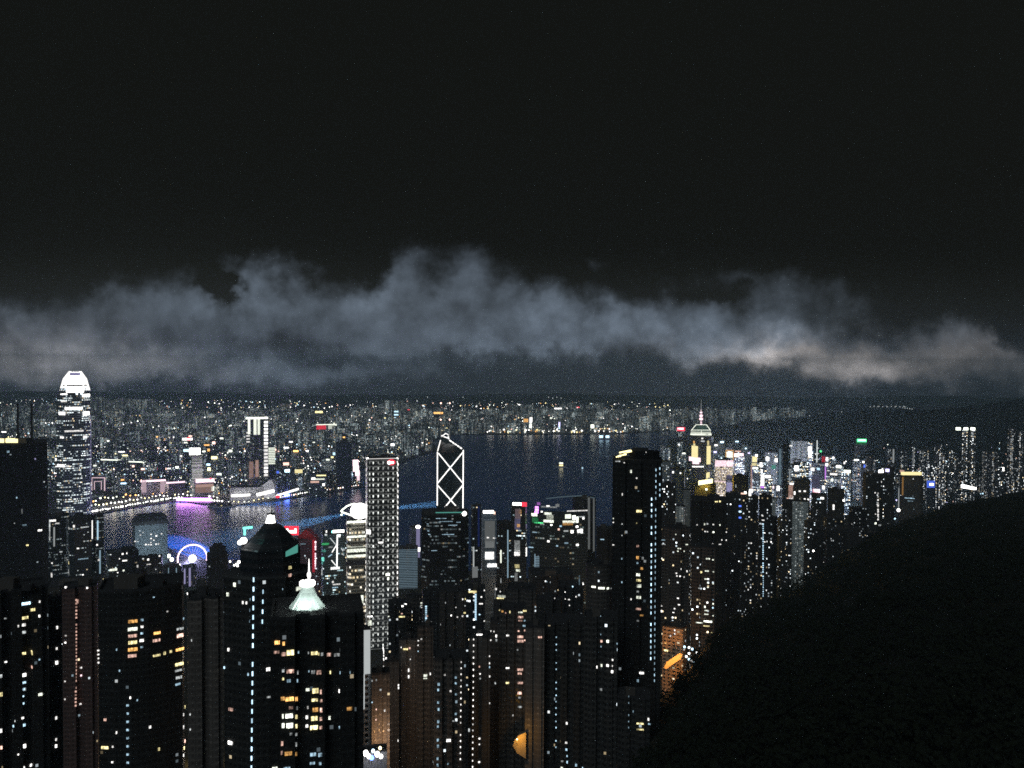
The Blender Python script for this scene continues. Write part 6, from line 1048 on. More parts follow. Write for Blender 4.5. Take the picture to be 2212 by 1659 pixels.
# ================================================================== far shore
KW = [
 # name, label, x0,x1,yt,Y,mat,shape, panels
 ('office_tower', 'far shore tower with a white outlined arch shaped crown and lit right edge', 530, 582, 903, 2750, 'kowd', 'rect', [(555, 903, 46, 4, 'N', 3), (538, 920, 5, 36, 'N', 1.6), (551, 922, 6, 34, 'N', 1.4), (559, 922, 5, 34, 'N', 1.3), (541, 1000, 16, 10, 'D', .05)] + [(574.5, 912 + 7.6 * k, 8, 5, 'W', 2.2 if k < 7 or k in (13, 14) else 1.2) for k in range(16)] + [(536, 935 + 6.5 * k, 7, 3, 'W', 1.0) for k in range(4)]),
 ('office_tower', 'cream floor striped tower right beside the arch crowned tower', 580, 594, 966, 2600, 'kowd', 'rect', [(587, 968 + 3.7 * k, 14, 2.2, 'N', 1.4) for k in range(10)]),
 ('office_tower', 'curved rosy lit slab at the foot of the arch crowned tower', 537, 560, 998, 2580, facade('rosy_slab', (.5, .42, .38), cw=3, fh=30, p=.0, s=0), 'bow', [(543, 1014, 8, 34, 'P', .28), (555, 1012, 6, 36, 'P', .42)]),
 ('hotel', 'glowing white curved hotel slab with a blazing box lamp on its roof', 414, 437, 985, 2500, facade('white_striped_hotel', (.6, .6, .55), (.3, .3, .28), cw=200, fh=4.2, ww=1, wh=.7, p=1, s=.85, warm=0, mode='full', cool=(.95, 1, .88)), 'bow', [(421, 975, 22, 15, 'W', 4), (403, 975, 14, 5, 'N', 3)]),
 ('office_tower', 'plain dark blue tower on the far shore left of the grid tower', 724, 760, 956, 2700, facade('dark_blue_tower', (.05, .07, .10), p=.0, s=0.), 'cham2', []),
 ('office_block', 'long low block with a white and red roof sign right of the dark mall', 692, 728, 1018, 2650, 'kowd', 'bay3', []),
 ('office_block', 'block with a broad blue white bar sign near the far promenade', 598, 645, 1012, 2550, 'kowd', 'bay', [(621.5, 1017, 38, 6, 'C', 5), (600, 1020, 5, 5, 'B', 1.3), (618, 1002, 12, 6, 'P', 2.2), (668, 1018, 20, 8, 'Y', 1.2)]),
 ('office_block', 'terraced block with warm roof strings of lamps on the promenade', 668, 706, 1022, 2560, 'kowd', 'rect', [(694, 1027, 20, 2.4, 'Y', 2.0), (688, 1035, 26, 2.4, 'N', 1.4), (680, 1041, 18, 4, 'P', .9), (677, 1034, 8, 5, 'W', 2.4), (699, 1047, 5, 5, 'W', 3)]),
 ('shopping_mall', 'dark harbour mall with tall pink framed gateway, left one by the skyscraper', 197, 228, 1029, 2620, 'kowd', 'rect', []),
 ('shopping_mall', 'dark harbour mall with pink lit side columns under the white hotel slab', 305, 361, 1037, 2560, facade('mauve_mall', (.16, .13, .17), p=.03, s=.8), 'rect', []),
 ('shopping_mall', 'dark mall block with a white roof line between pink gateway and hotel', 361, 400, 1041, 2540, facade('mauve_mall', (.16, .13, .17), p=.03, s=.8), 'rect', [(379, 1042, 38, 3.2, 'K', 2.0), (363, 1046, 2, 10, 'K', 1)]),
 ('theatre', 'mauve lit sloping roofed theatre block right of the white hotel slab', 420, 461, 1039, 2500, facade('mauve_wall', (.45, .38, .42), p=.0, s=0), 'rect', [(443, 1038, 38, 8, 'K', 2.0), (442, 1049, 36, 6, 'P', .5), (441, 1058, 36, 12, 'P', .25), (455, 1034, 4, 3, 'R', 2), (463, 1055, 5, 10, 'N', 2)]),
 ('theatre', 'floodlit white swooping hall glowing on the promenade', 497, 596, 1050, 2480, facade('white_hall', (.7, .7, .72), p=.0, s=0), 'bow', []),
 ('office_tower', 'slim tower with blue white rings on the distant shore', 851, 862, 889, 5600, 'kow', 'rect', [(856, 889 + 7 * k, 9, 3, 'C', 2.5) for k in range(6)]),
 ('office_tower', 'slim pale lit tower on the distant shore near the red lamp', 894, 902, 887, 5500, 'kow', 'rect', [(898, 907, 7, 38, 'N', .55), (900, 916, 7, 16, 'N', 1.3)]),
 ('office_tower', 'dark distant tower crowned by an orange lamp bar left of the prism masts', 936, 958, 893, 5300, 'night', 'cham2', [(947, 892, 20, 4, 'O', 2.6)]),
 ('office_tower', 'distant dark block with a cream roof bar above the red billboard', 680, 698, 889, 5400, 'kowd', 'cham2', [(689, 890, 16, 4.5, 'Y', 2.4)]),
 ('billboard_block', 'long block with a glowing red billboard on the distant shore', 682, 728, 917, 4300, 'kowd', 'rect', [(694, 923, 20, 9, 'R', .9), (705, 917, 44, 2, 'N', 2), (717, 922, 16, 9, 'N', .8), (726, 922, 3, 11, 'N', 1.6)]),
 ('office_block', 'distant waterfront block with a broad cream lit front below the two white bars', 1264, 1284, 918, 5000, 'kow', 'rect', [(1274, 921, 19, 8, 'N', 3.2)]),
 ('office_block', 'distant block with a square peach lit front on the waterfront', 1131, 1141, 904, 5100, 'kow', 'rect', [(1136, 909, 10, 9, 'O', 1.2)]),
 ('office_block', 'distant slim bright white block right of the peach lit one', 1142, 1152, 902, 5050, 'kow', 'rect', [(1147, 908, 6, 13, 'W', 2.4), (1147, 920, 7, 9, 'N', 2.4)]),
 ('office_block', 'distant block with a cyan and white vertical sign', 1187, 1194, 899, 5100, 'kow', 'rect', [(1190.5, 905, 5, 7, 'N', 2), (1190.5, 912, 5, 7, 'C', 2.4)]),
 ('office_block', 'distant block with a lilac white vertical sign on the waterfront', 1205, 1213, 911, 5000, 'kow', 'rect', [(1209, 917, 5, 10, 'L', 3), (1209, 925, 5, 6, 'C', 2)]),
 ('office_block', 'distant block with two long white roof bars', 1196, 1232, 881, 6800, 'kow', 'bay', [(1205.5, 882.5, 16, 3, 'W', 3.5), (1224, 882.5, 13, 3, 'W', 3.2)]),
 ('office_block', 'distant block with a red oval roof sign', 1240, 1252, 880, 6800, 'kow', 'rect', [(1247, 881.5, 9, 5, 'R', 3), (1247, 881.5, 6, 2.2, 'W', 4)]),
 ('office_block', 'distant block with a big red oval sign left of the prism masts', 878, 890, 887, 6400, 'kow', 'rect', [(883.5, 888.5, 10, 8, 'R', 2), (883.5, 888, 6, 3, 'W', 5), (872, 889, 5, 3, 'R', 1.4)]),
 ('office_block', 'eastern block with a red roof sign left of the gold striped skyscraper', 1460, 1482, 922, 4700, 'kowd', 'rect', [(1471, 927, 17, 8, 'R', 2.0), (1470, 926, 13, 4, 'K', 5)]),
 ('office_block', 'far block with a white and red roof sign above the white hotel slab', 394, 418, 944, 3700, 'kowd', 'rect', [(405, 948.5, 20, 5, 'W', 3.5), (408, 948, 7, 7, 'R', 2), (401, 956, 7, 3, 'N', 2)]),
 ('office_block', 'block with red and white lamp cluster above the pink gateway mall', 338, 372, 1009, 2850, 'kowd', 'rect', [(343, 1013, 6, 6, 'R', 2), (352, 1013, 14, 4, 'P', 3), (345, 1020, 6, 4, 'N', 3.5), (366, 1012, 9, 3, 'W', 2)]),
 ('apartment_block', 'cluster of five tall pale lit towers standing on the distant ridge', 603, 630, 872, 7600, facade('ridge_slabs', (.6, .55, .5), cw=38, fh=5, ww=.5, wh=.9, p=1, s=.30, mode='full', warm=1), 'bay3', []),
]
for nm, lb, x0, x1, yt, Y, mt, sh, ps in KW:
    b = building(nm, lb, {'shopping_mall': 'mall', 'theatre': 'theatre', 'hotel': 'hotel', 'office_tower': 'tower'}.get(nm, 'block'), x0, x1, yt, Y, mt, sh, .7 if x1 - x0 < 60 else .35, random.uniform(-6, 6) if nm != 'theatre' else 0, base=2.8, plant=nm == 'office_tower' and Y < 4000, parapet=0)
    for q in ps: panel(b, 'sign' if q[4] in 'BR' else 'lit_window', q[0], q[1], q[2], q[3], glow(q[4], q[5]), thick=1.5)
    def frame(x0, x1, yt, yb, w, code, s, name='lit_frame'):
        m = MB(); Yq = b.Y - 30
        for p, q in (((x0, yb), (x0, yt)), ((x0, yt), (x1, yt)), ((x1, yt), (x1, yb))): m.tube(at(*p, Yq), at(*q, Yq), w / F * Yq / 2, None, 4)
        m.build(name, glow(code, s), b.o, b.loc)
    if 'left one by' in lb: frame(198, 226, 1032, 1060, 2.6, 'K', .9); frame(204, 219, 1040, 1058, 1.6, 'K', .9)
    if 'pink lit side' in lb:
        for xx in (311, 351): panel(b, 'lit_column', xx, 1051, 9, 26, glow('K', .55))
        panel(b, 'lit_frame', 331, 1038.5, 50, 4, glow('K', 2.4)); plight(at(306, 1056, b.Y - 45), (1, .8, .8), 60000, 4)
    if 'swooping hall' in lb:
        for i, x in enumerate(range(500, 594, 12)): plight(at(x, 1071, b.Y - 65), (1, .96, .97), 32000, 4)
        m = MB(); pp = [at(x, y, 2470) for x, y in ((498, 1062), (515, 1066), (535, 1063), (545, 1058), (560, 1052), (585, 1036), (592, 1045), (594, 1066), (596, 1076), (498, 1076))]; k = Vector((0, 30, 0)); n = len(pp)
        m.add(pp + [p + k for p in pp], [tuple(range(n)), tuple(range(2 * n - 1, n - 1, -1))] + [(i, n + i, n + (i + 1) % n, (i + 1) % n) for i in range(n)]); m.build('swooping_roof', pbr('white_render', (.7, .7, .74)), b.o, b.loc)
        m = MB(); m.tube(at(500, 1071, 2440), at(540, 1069, 2440), 4.2, None, 6); m.tube(at(555, 1069, 2440), at(592, 1060, 2440), 5.5, None, 6); m.tube(at(597, 1071, 2440), at(645, 1056, 2440), 3.4, None, 6); m.build('lit_canopy', glow('W', 2.3), b.o, b.loc)
        m = MB(); m.ball(at(600, 1073, 2425), 7, 0, 8, 5, .6); m.build('red_lamp', glow('R', 1.6), b.o, b.loc)
# stepped screen block on the far waterfront, then the added light panels
b = building('screen_tower', 'harbourfront block with a blazing pinkish white stepped screen left of the grid tower', 'block', 762, 778, 992, 2750, 'kowd', 'rect', .8, 0, base=2.8, plant=False)
for q in ((768, 1000, 11, 13, 'K', 4), (769, 1012, 12, 12, 'K', 3.5), (772, 1022, 9, 12, 'K', 2.5), (774, 1032, 6, 12, 'K', 1.4)): panel(b, 'screen', *q[:4], glow(q[4], q[5]), thick=2)
for i, (x, c, col, e) in enumerate(((424, 'V', (.72, .35, 1), 0), (398, 'V', (.2, .25, 1), 0), (606, 'B', (.1, .25, 1), 0))):  # added light panels, overdriven to colour the water
    s = {424: 260, 398: 110, 606: 60}[x]; p = onz(x, 1084 if x < 500 else 1074, 3)
    m = MB(); w = {424: 42, 398: 26, 606: 26}[x]; m.box(-w, 0, 2, w, 3, 10); m.box(-w - 1, 3, 0, w + 1, 5, 11, 1)
    o = mesh('video_wall', m.v, m.f, [glow(c, s), DARK], None, m.mi, loc=(p.x, p.y + 5, 3)); tag(o, ['violet video wall on the far promenade reflected in a broad streak', 'deep blue video wall beside the violet one on the far promenade', 'blue video wall near the red lamp on the far promenade'][i], 'screen')

ORD = 'first second third fourth fifth sixth seventh eighth ninth tenth eleventh twelfth thirteenth fourteenth fifteenth sixteenth seventeenth eighteenth nineteenth'.split()
TENS = {2: ('twenty', 'twentieth'), 3: ('thirty', 'thirtieth'), 4: ('forty', 'fortieth'), 5: ('fifty', 'fiftieth')}
def ordn(k):
    if k < 19: return ORD[k]
    t_, u_ = divmod(k + 1, 10); return TENS[t_][1] if u_ == 0 else TENS[t_][0] + '-' + ORD[u_ - 1]
# promenade lamps along the far quay (the nearest and brightest of the shore lights)
def lamp_row(label, group, pts, r, code, s, pole=9, jx=1.2, jy=.8, rnd=random.Random(5)):
    for k, (x, y) in enumerate(pts):
        p = onz(x + rnd.uniform(-jx, jx), y + rnd.uniform(-jy, jy), 10); rr_ = r * rnd.uniform(.75, 1.35)
        lampball('street_lamp', f'{label}, {ordn(k)} from the left', 'lamp', (p.x, p.y, 10), rr_, random.choice(code), s, group, 8)
def along(pts, n):
    L = [0]
    for i in range(len(pts) - 1): L.append(L[-1] + math.dist(pts[i], pts[i + 1]))
    out = []
    for k in range(n):
        t_ = L[-1] * k / (n - 1); i = min(len(pts) - 2, max(j for j in range(len(L)) if L[j] <= t_ + 1e-9)); f = (t_ - L[i]) / (L[i + 1] - L[i]); out.append((pts[i][0] + (pts[i + 1][0] - pts[i][0]) * f, pts[i][1] + (pts[i + 1][1] - pts[i][1]) * f))
    return out
lamp_row('white globe lamp of the long left quay row', 'white quay lamps, left row', along([(200, 1104), (240, 1098), (300, 1087), (385, 1074), (440, 1079), (480, 1082)], 52), 2.1, 'WWN', 7)
lamp_row('lamp of the second row behind the left quay', 'second row of quay lamps', along([(198, 1093), (250, 1085), (310, 1076), (380, 1067), (470, 1073)], 34), 2.0, 'WNY', 6, jy=2)
lamp_row('warm lamp among kiosks behind the left quay', 'warm kiosk lamps', along([(199, 1080), (240, 1074), (300, 1068), (390, 1062), (470, 1064)], 30), 2.0, 'YON', 5, jy=3.5, jx=3)
lamp_row('small quay lamp right of the swooping hall', 'quay lamps right of the hall', along([(606, 1074), (665, 1063), (700, 1059), (774, 1048)], 36), 1.6, 'WNP', 5, jx=.6, jy=.4)
lamp_row('warm quay lamp below the swooping hall', 'quay lamps below the hall', along([(495, 1084), (540, 1083), (590, 1073)], 10), 1.7, 'YN', 4)
lamp_row('lamp on the low road behind the quay', 'road lamps behind the quay', along([(596, 1052), (640, 1044), (680, 1038), (705, 1026)], 14), 1.9, 'WN', 5, jy=1.5)
# long lit sheds left
for x0, x1, y, lb in ((218, 260, 993, 'long low shed outlined by a white light line at left'), (262, 308, 997, 'second long low shed outlined by a white light line')):
    b = building('pier_shed', lb, 'shed', x0, x1, y, 2950, 'kowd', 'rect', .3, 0, base=2.8, plant=False, parapet=0); m = MB(); m.tube(at(x0, y - .3, 2915), at(x1, y + 1, 2915), 2.2, None, 5); m.build('roof_light', glow('N', 2.2), b.o, b.loc)

# boats on the dark water
def boat(label, x, y, L, lights):
    p = onz(x, y, 0); o = bpy.data.objects.new('ferry_boat', None); o.location = p; link(o); tag(o, label, 'boat')
    m = MB(); P = [(-L / 2, -L * .11), (L * .35, -L * .11), (L / 2, 0), (L * .35, L * .11), (-L / 2, L * .11)]
    m.prism(P, -.5, L * .07); mesh('hull', m.v, m.f, STEEL, o)
    m = MB(); m.box(-L * .4, -L * .09, L * .07, L * .3, L * .09, L * .16); m.box(-L * .3, -L * .07, L * .16, L * .2, L * .07, L * .24); mesh('cabin', m.v, m.f, DARK, o)
    for (dx, dz, w, h, c, s) in lights: m = MB(); m.box(dx - w, -L * .13, dz - h, dx + w, -L * .10, dz + h); mesh('cabin_lights', m.v, m.f, glow(c, s), o)
boat('lit pleasure boat with two stacked warm lights on the open harbour', 1212, 1009, 46, [(0, 17, 8, 3.0, 'N', 2.2), (0, 8, 8, 3.0, 'Y', 2.2)])
boat('small boat with a faint bluish lamp right of the lit pleasure boat', 1258, 1014, 22, [(0, 6, 3, 3.4, 'C', 1.2)])
boat('boat with two blue white lamps far out before the distant shore', 1305, 949, 70, [(-18, 16, 10, 7, 'C', 3), (18, 16, 10, 7, 'C', 3)])
boat('tiny dark boat with a faint lamp in the middle of the harbour', 1204, 990, 24, [(0, 5, 2.5, 2.5, 'D', .5)])
for i, x in enumerate((468, 480, 492)): boat(['moored dark ferry off the quay beside the violet streak, left one of three', 'moored dark ferry off the quay beside the violet streak, middle one of three', 'moored dark ferry off the quay beside the violet streak, right one of three'][i], x, 1094 + (i % 2) * 2, 50, [(0, 6, 2, 1, 'Y', 1)])

# ------------------------------------------------------------------ blocks that fill the districts, nearest ones each a thing of its own
def insideK(x, y): return bool(inside(KP, np.array([x]), np.array([y]))[0]) and float(segdist(KP, np.array([x]), np.array([y]))[0]) > 22
occ = []
def clear(x, y, r):
    for ox, oy, orr in occ:
        if (ox - x) ** 2 + (oy - y) ** 2 < (orr + r) ** 2: return False
    return True
for h in HERO: occ.append((h[5].c.x, h[5].c.y, max(12, h[5].w * .55)))
PALE = ['pale grey', 'dull grey', 'dim teal grey', 'smoky', 'ashen']
def describe(x, y, w, h, i, place):
    # words for a filler block: nearest landmark on the sheet and the side it lies on
    best = min(LAND, key=lambda q: (q[1] - x) ** 2 + ((q[2] - y) * 1.6) ** 2)
    dx, dy = x - best[1], y - best[2]
    side = ('right of' if dx > 0 else 'left of') if abs(dx) > abs(dy) * 1.2 else ('behind' if dy < 0 else 'before')
    return best[0], side
LAND = [('the claw crowned skyscraper', 160, 960), ('the white hotel slab', 425, 1000), ('the arch crowned tower', 556, 940), ('the dark blue tower', 742, 990), ('the red billboard', 704, 923), ('the grid lit tower', 826, 1000), ('the pink gateway mall', 331, 1050),
        ('the two long lit sheds', 262, 990), ('the swooping white hall', 548, 1060), ('the blue white bar sign', 622, 1014), ('the prism skyscraper', 973, 960), ('the red and white roof sign', 405, 948), ('the cream lit waterfront front', 1274, 921)]
cnt = {}
def filler(fills, names, tone_of, group, mats):
    """make each filler block and give it the label that says which one it is"""
    by = {}
    for f in fills:
        x, yt, w = f['x'], f['yt'], f['w']; land, side = describe(x, yt, 0, 0, 0, ''); f['land'] = land; f['side'] = side
        by.setdefault((f['tone'], f['form'], land, side), []).append(f)
    for (tone, form, land, side), L in by.items():
        L.sort(key=lambda f: f['x'])
        for k, f in enumerate(L):
            lb = f'{tone} {form} {side} {land}' if len(L) == 1 else f'{tone} {form} {side} {land}, {ordn(k)} from the left'
            b = building(f['name'], lb, 'tower' if 'tower' in form else 'block', f['x'] - f['w'] / 2, f['x'] + f['w'] / 2, f['yt'], f['Y'], f['mat'], f['shape'], f['ratio'], f['rot'], plant=False, base=f.get('base', 2.8), group=group, hero=False)
            if f.get('lamp'):
                q = f['lamp']; m = MB(); p = at(f['x'] + random.uniform(-.2, .2) * f['w'], f['yt'] + q[2], f['Y'] - f['ratio'] * b.w * .55); m.box(p.x - q[3], p.y - 2, p.z - q[4], p.x + q[3], p.y + 2, p.z + q[4]); m.build('roof_lamp' if q[4] < 4 else 'sign', glow(q[0], q[1]), b.o, b.loc)
rnd = random.Random(11)
K = []
tries = 0
while len(K) < 205 and tries < 20000:
    tries += 1
    x = rnd.uniform(-60, 800) if rnd.random() < .93 else rnd.uniform(800, 940); Y = 2380 + 1450 * (len(K) / 205) ** .9 + rnd.uniform(-60, 260)
    X = ray(x, 1000).x * Y
    if not insideK(X, Y): continue
    wm_ = rnd.uniform(26, 52); 
    if not clear(X, Y, wm_ * .5): continue
    h = rnd.choice([rnd.uniform(22, 50), rnd.uniform(35, 80), rnd.uniform(60, 105)]) * (1 if Y > 2650 else .62)
    base_y = topx((X, Y, 2.8))[1]; yt = topx((X, Y, h))[1]
    if 470 < x < 790 and Y < 2520: continue
    if Y < 2560 and (190 < x < 480): continue
    occ.append((X, Y, wm_ * .42)); dark = rnd.random() < .4
    tall = h > 62
    lamp = None
    if rnd.random() < .48: lamp = (rnd.choice('WWNYNPOC'), rnd.choice([2, 3, 4]), rnd.uniform(1, 10), rnd.uniform(3, 13), rnd.choice([2, 2.5, 3, 5]))
    K.append(dict(x=x, yt=yt, w=wm_ / Y * F, Y=Y, mat='kowd' if dark else 'kow', tone=('dark' if dark else 'pale grey'), form=('tall tower' if tall else ('broad block' if wm_ > 40 else 'small block')), shape=rnd.choice(['rect', 'bay', 'cross', 'cham', 'bay3', 'rect']), ratio=rnd.uniform(.5, 1), rot=rnd.uniform(-25, 25), name='apartment_tower' if tall else 'city_block', lamp=lamp))
filler(K, None, None, 'city blocks of the far shore', None)

# the rest of the far shore city, thousands of blocks fading into the night: one mass
def mass(name, label, gen, n, mat, seed):
    rr = random.Random(seed); V = []; Fc = []; UV = []; mi = []; bid = []; k = 0; t_ = 0
    while k < n and t_ < n * 12:
        t_ += 1; q = gen(rr)
        if q is None: continue
        X, Y, w, d, h, a, z0 = q; k += 1; P = [(X + px * w * cos(a) - py * d * sin(a), Y + px * w * sin(a) + py * d * cos(a)) for px, py in SHAPES['rect']]
        v, f, uv = walls(P, z0, z0 + h, rr.uniform(0, 900)); o_ = len(V); V += v; Fc += [tuple(i + o_ for i in g) for g in f]; UV += uv; mi += [0] * 4
        Fc.append((o_ + 4, o_ + 5, o_ + 6, o_ + 7)); UV += [(0, 0)] * 4; mi.append(1); bid += [rr.random()] * 5
    o = mesh(name, V, Fc, [mat, ROOF], None, mi, UV, bid=bid); tag(o, label, kind='stuff'); return o
def gen_far(rr):
    Y = 3700 + 4900 * rr.random() ** .8; x = rr.uniform(-120, 1480)
    X = ray(x, 900).x * Y
    if not insideK(X, Y): return None
    w = rr.uniform(22, 46); h = rr.choice([rr.uniform(18, 50), rr.uniform(30, 75), rr.uniform(45, 95)])
    lim = CAMZ - (float(np.interp(x, [-100, 100, 200, 320, 370, 480, 600, 700, 820, 850, 900, 960, 1100, 1310, 1350, 1480], [884, 882, 866, 870, 888, 896, 884, 892, 878, 868, 876, 888, 884, 880, 890, 894])) + 4 * sin(x / 9.) - 785) / F * Y
    if h > lim: h = lim * rr.uniform(.75, 1)
    if h < 8: return None
    if Y > 6800 and x < 800 and rr.random() < .35: h = h * 1.1
    return X, Y, w, w * rr.uniform(.5, 1), h, rr.uniform(-.5, .5), 2.8
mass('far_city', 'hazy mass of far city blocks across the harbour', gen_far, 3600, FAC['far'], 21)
def gen_near(rr):
    Y = 2500 + 2000 * rr.random(); x = rr.uniform(-120, 1000); X = ray(x, 950).x * Y
    if not insideK(X, Y) or not clear(X, Y, 16): return None
    return X, Y, rr.uniform(18, 34), rr.uniform(15, 30), rr.uniform(10, 42) * (1 if Y > 2700 else .5), rr.uniform(-.5, .5), 2.8
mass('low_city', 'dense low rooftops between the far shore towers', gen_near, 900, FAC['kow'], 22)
# pale ranks of distant tall flats forming the far skyline
def gen_sky(rr):
    seg = rr.choice([(205, 330, 862, 868), (205, 330, 866, 880), (10, 125, 876, 890), (205, 480, 880, 900), (830, 870, 864, 880), (1095, 1150, 872, 890), (1200, 1310, 868, 888), (1350, 1720, 879, 892), (1480, 1780, 884, 896), (1350, 1600, 880, 890), (480, 830, 882, 900)])
    x = rr.uniform(seg[0], seg[1]); Y = rr.uniform(6000, 7600) if x < 1350 else rr.uniform(5600, 7000); X = ray(x, 880).x * Y
    if not insideK(X, Y): return None
    h = at(x, rr.uniform(seg[2], seg[3]), Y).z - 2.8
    if h < 20: return None
    return X, Y, rr.uniform(20, 30), 22, h, rr.uniform(-.3, .3), 2.8
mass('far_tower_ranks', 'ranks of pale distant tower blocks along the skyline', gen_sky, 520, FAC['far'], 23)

# thousands of street lights across the water, too many to count
def lights_mass(name, label, n, gen, seed, codes, rmul=1.0):
    rr = random.Random(seed); m = MB(); k = t_ = 0
    while k < n and t_ < n * 10:
        t_ += 1; q = gen(rr)
        if q is None: continue
        k += 1; X, Y, z, r = q; mi = rr.randrange(len(codes)); m.add([(X + r, Y, z), (X - r, Y, z), (X, Y + r, z), (X, Y - r, z), (X, Y, z + r), (X, Y, z - r)], [(0, 2, 4), (2, 1, 4), (1, 3, 4), (3, 0, 4), (2, 0, 5), (1, 2, 5), (3, 1, 5), (0, 3, 5)], mi)
    o = m.build(name, [glow(c, s, False, False) for c, s in codes]); tag(o, label, kind='stuff')
def gl1(rr):
    Y = 2600 + 5500 * rr.random() ** 1.3; x = rr.uniform(-100, 1450)
    if rr.random() < .55: Y = rr.choice([2750, 3050, 3500, 4100, 4900, 5600]) * rr.uniform(.985, 1.015) + 160 * sin(x / 90.)
    X = ray(x, 950).x * Y
    if not insideK(X, Y): return None
    return X, Y, rr.uniform(12, 55), rr.choice([1.0, 1.4, 1.8, 2.4, 3.4]) * Y / 3600
lights_mass('far_street_lights', 'scattered street and roof lights of the far city', 3900, gl1, 31, [('W', 4), ('N', 5), ('Y', 3.5), ('O', 1.8), ('C', 3), ('W', 9), ('W', 3), ('D', 2), ('D', 1.6), ('P', 2.6)])
def gl2(rr):
    i = rr.choice([0, 0, 0, 1, 1, 2]); 
    if i == 0: x = rr.uniform(960, 1350); y = 935 - rr.random() ** 2 * 7
    elif i == 1: x = rr.uniform(610, 940); y = 927 + 3 * sin(x / 40.) - rr.random() * 10
    else: x = rr.uniform(1350, 1470); y = 930 - rr.random() * 12
    p = onz(x, y, 8); return p.x, p.y, 8 + rr.uniform(0, 14), rr.choice([3, 4, 5, 7.5])
lights_mass('shoreline_lights', 'glittering lights strung along the distant shoreline', 330, gl2, 32, [('N', 2), ('W', 2.5), ('Y', 2), ('O', 1.5), ('W', 5)])

# eastern island district: towers one can tell apart, up to the hills
rnd = random.Random(19); E = []; tries = 0
LAND[:] = [('the gold striped skyscraper', 1515, 960), ('the glowing hotel', 1563, 1000), ('the grey green slab', 1726, 970), ('the blazing screens', 1808, 1030), ('the green roof sign', 1862, 951), ('the yellow roof bar', 1969, 1024), ('the tall twin towers', 2094, 950), ('the tall dashed tower', 1400, 1010), ('the dotted stair tower', 1654, 1110), ('the right picture edge towers', 2200, 950), ('the yellow roof sign', 1524, 1040)]
while len(E) < 92 and tries < 20000:
    tries += 1
    i = len(E)
    if i < 26: x = rnd.uniform(1425, 1620); Y = rnd.uniform(2750, 4300)
    elif i < 50: x = rnd.uniform(1590, 1860); Y = rnd.uniform(1900, 3000)
    elif i < 70: x = rnd.uniform(1850, 2225); Y = rnd.uniform(2050, 2800)
    else: x = rnd.uniform(1560, 1900); Y = rnd.uniform(1050, 1700)
    X = ray(x, 1000).x * Y
    if not bool(inside(ISL, np.array([X]), np.array([Y]))[0]) or not clear(X, Y, 14): continue
    wm_ = rnd.uniform(20, 36); z0 = gz(X, Y) - 4
    if i < 26: top = rnd.uniform(60, 130); 
    elif i < 50: top = at(x, rnd.uniform(985, 1050), Y).z
    elif i < 70: top = at(x, rnd.uniform(975, 1042), Y).z
    else: top = at(x, rnd.uniform(1085, 1150), Y).z
    if top < z0 + 25 or top > z0 + 190: continue
    yt = topx((X, Y, top))[1]
    if yt < 940: continue
    occ.append((X, Y, wm_ * .5)); mt = 'kow' if i < 26 else 'wan' if i < 50 else 'east' if i < 70 else 'midd'
    lamp = (rnd.choice('WWNCLK'), rnd.choice([3, 4, 5]), rnd.uniform(0, 10), rnd.uniform(2, 7), rnd.choice([2, 3, 6])) if rnd.random() < (.75 if i < 50 else .2) else None
    E.append(dict(x=x, yt=yt, w=wm_ / Y * F, Y=Y, mat=mt, tone={'kow': 'pale grey', 'wan': 'busy lit', 'east': 'window dotted', 'midd': 'dark'}[mt], form='tower' if top - z0 > 70 else 'block', shape=rnd.choice(['bay', 'cross', 'cham', 'bay3']), ratio=rnd.uniform(.6, 1), rot=rnd.uniform(-25, 25), base=z0, name='apartment_tower' if top - z0 > 70 else 'city_block', lamp=lamp))
filler(E, None, None, 'towers of the eastern district', None)
def gl3(rr):
    Y = 1900 + 1500 * rr.random(); x = rr.uniform(1440, 2240); X = ray(x, 1030).x * Y; z = rr.uniform(10, 90)
    if not bool(inside(ISL, np.array([X]), np.array([Y]))[0]): return None
    return X, Y, gz(X, Y) + z, rr.choice([1.2, 1.8, 2.6]) 
lights_mass('district_lights', 'scattered street lights of the eastern district', 210, gl3, 33, [('W', 3), ('C', 2.4), ('L', 2.4), ('N', 3), ('P', 2), ('W', 6)])
far_lights('ridge_lights', 'row of tiny lights on the dark eastern ridge', [(1880 + i * 6.2 + (i % 3) * 2, 878.6 - (i % 2) * .8) for i in range(13)] + [(1950 + i * 5, 880.5 + i * .7) for i in range(5)] + [(2024, 888), (2092, 886), (1749, 898), (1818, 890), (1820, 898)], 5200, 2.6, 'D', 1.5)
far_lights('hill_lights', 'faint lights high on the distant hills beyond the harbour', [(1185 + i * 9, 858 + (i % 2) * 2) for i in range(4)] + [(879, 862), (923, 858), (1000, 858), (1035, 872), (410, 884), (432, 885), (425, 891), (395, 896), (420, 897), (440, 896), (1245, 870), (908, 885)], 8300, 5.0, 'D', 1.6)

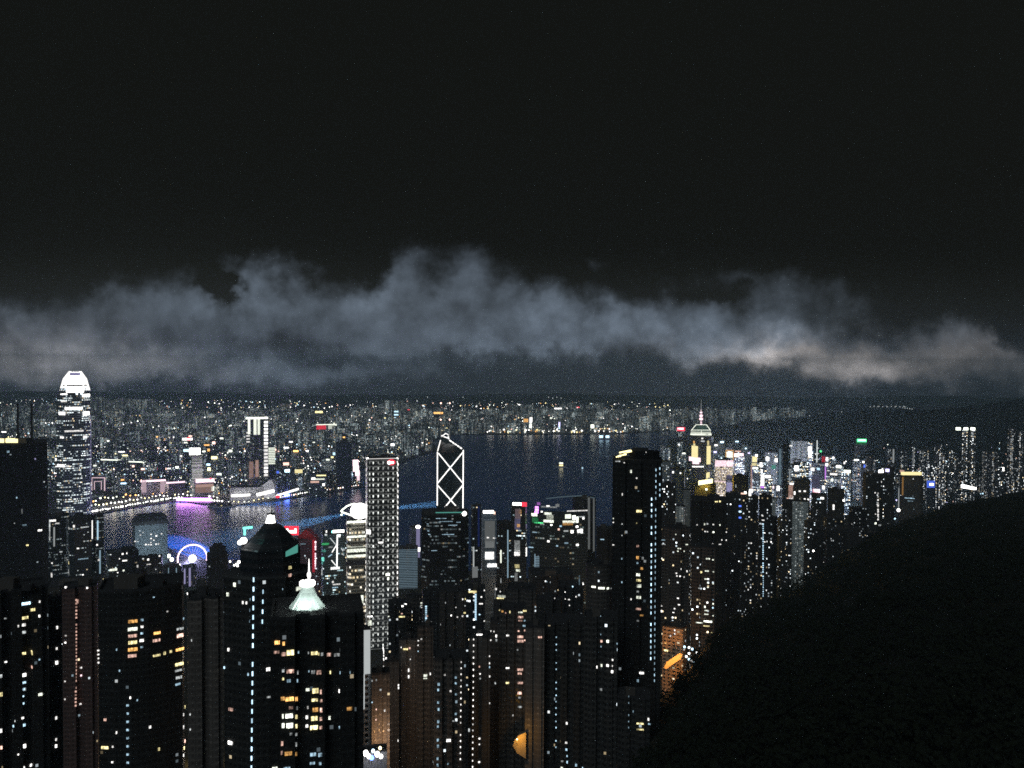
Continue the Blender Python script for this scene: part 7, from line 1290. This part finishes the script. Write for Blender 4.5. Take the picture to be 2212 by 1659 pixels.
for a_, b_, e_ in (((777, 1104, 1186), (560, 1152, 1500), 6e8), ((777, 1104, 1186), (1420, 1046, 1800), 6e8)):
    l = bpy.data.lights.new('searchlight_beam', 'SPOT'); l.energy = e_; l.color = (.25, .55, 1); l.spot_size = R(5.5); l.spot_blend = .5; l.shadow_soft_size = .6
    o = bpy.data.objects.new('searchlight_beam', l); COL.objects.link(o); A = at(*a_); Bq = at(*b_); A = A + (Bq - A).normalized() * 14; o.location = A
    o.rotation_euler = (Bq - A).to_track_quat('-Z', 'Y').to_euler()
rl = random.Random(77)
for i in range(12):     # unseen lights added to brighten the eastern district
    x = rl.uniform(1590, 1835); Y = rl.uniform(1950, 2500); q = at(x, 1045, Y); plight((q.x, q.y, rl.uniform(18, 60)), rl.choice([(.6, .75, 1), (.8, .85, 1), (.75, .55, 1), (1, .75, .6), (.5, .7, 1)]), 520000, 9)
for i in range(16):     # more added along the far quay for its glow on the water
    x = 205 + i * 37; q = onz(x, np.interp(x, [205, 385, 480, 590, 780], [1098, 1068, 1072, 1066, 1040]), 3); plight((q.x, q.y + 12, 30), (1, .86, .68) if i % 3 else (.75, .85, 1), 50000, 5)
for i in range(26):     # more unseen ones added between the near towers
    x = rl.uniform(230, 1560); Y = rl.uniform(620, 1500)
    q = at(x, 1200, Y)
    if clear(q.x, q.y, 10): plight((q.x, q.y, gz(q.x, q.y) + 14), rl.choice([(1, .6, .25), (1, .8, .6), (.8, .9, 1)]), 26000, 2)
# ------------------------------------------------------------------ night air
hm = bpy.data.materials.new('night_haze'); hm.use_nodes = True; t = hm.node_tree; t.nodes.clear()
pv = node(t, 'ShaderNodeVolumePrincipled'); pv.inputs['Color'].default_value = (.62, .85, 1.0, 1); pv.inputs['Density'].default_value = 0.95e-4; pv.inputs['Anisotropy'].default_value = .2
o_ = node(t, 'ShaderNodeOutputMaterial'); t.links.new(pv.outputs[0], o_.inputs['Volume'])
m = MB(); m.box(-9500, -950, -8, 9500, 10500, 510); m.f = [tuple(f) for f in m.f]
tag(m.build('haze', hm), kind='stuff')
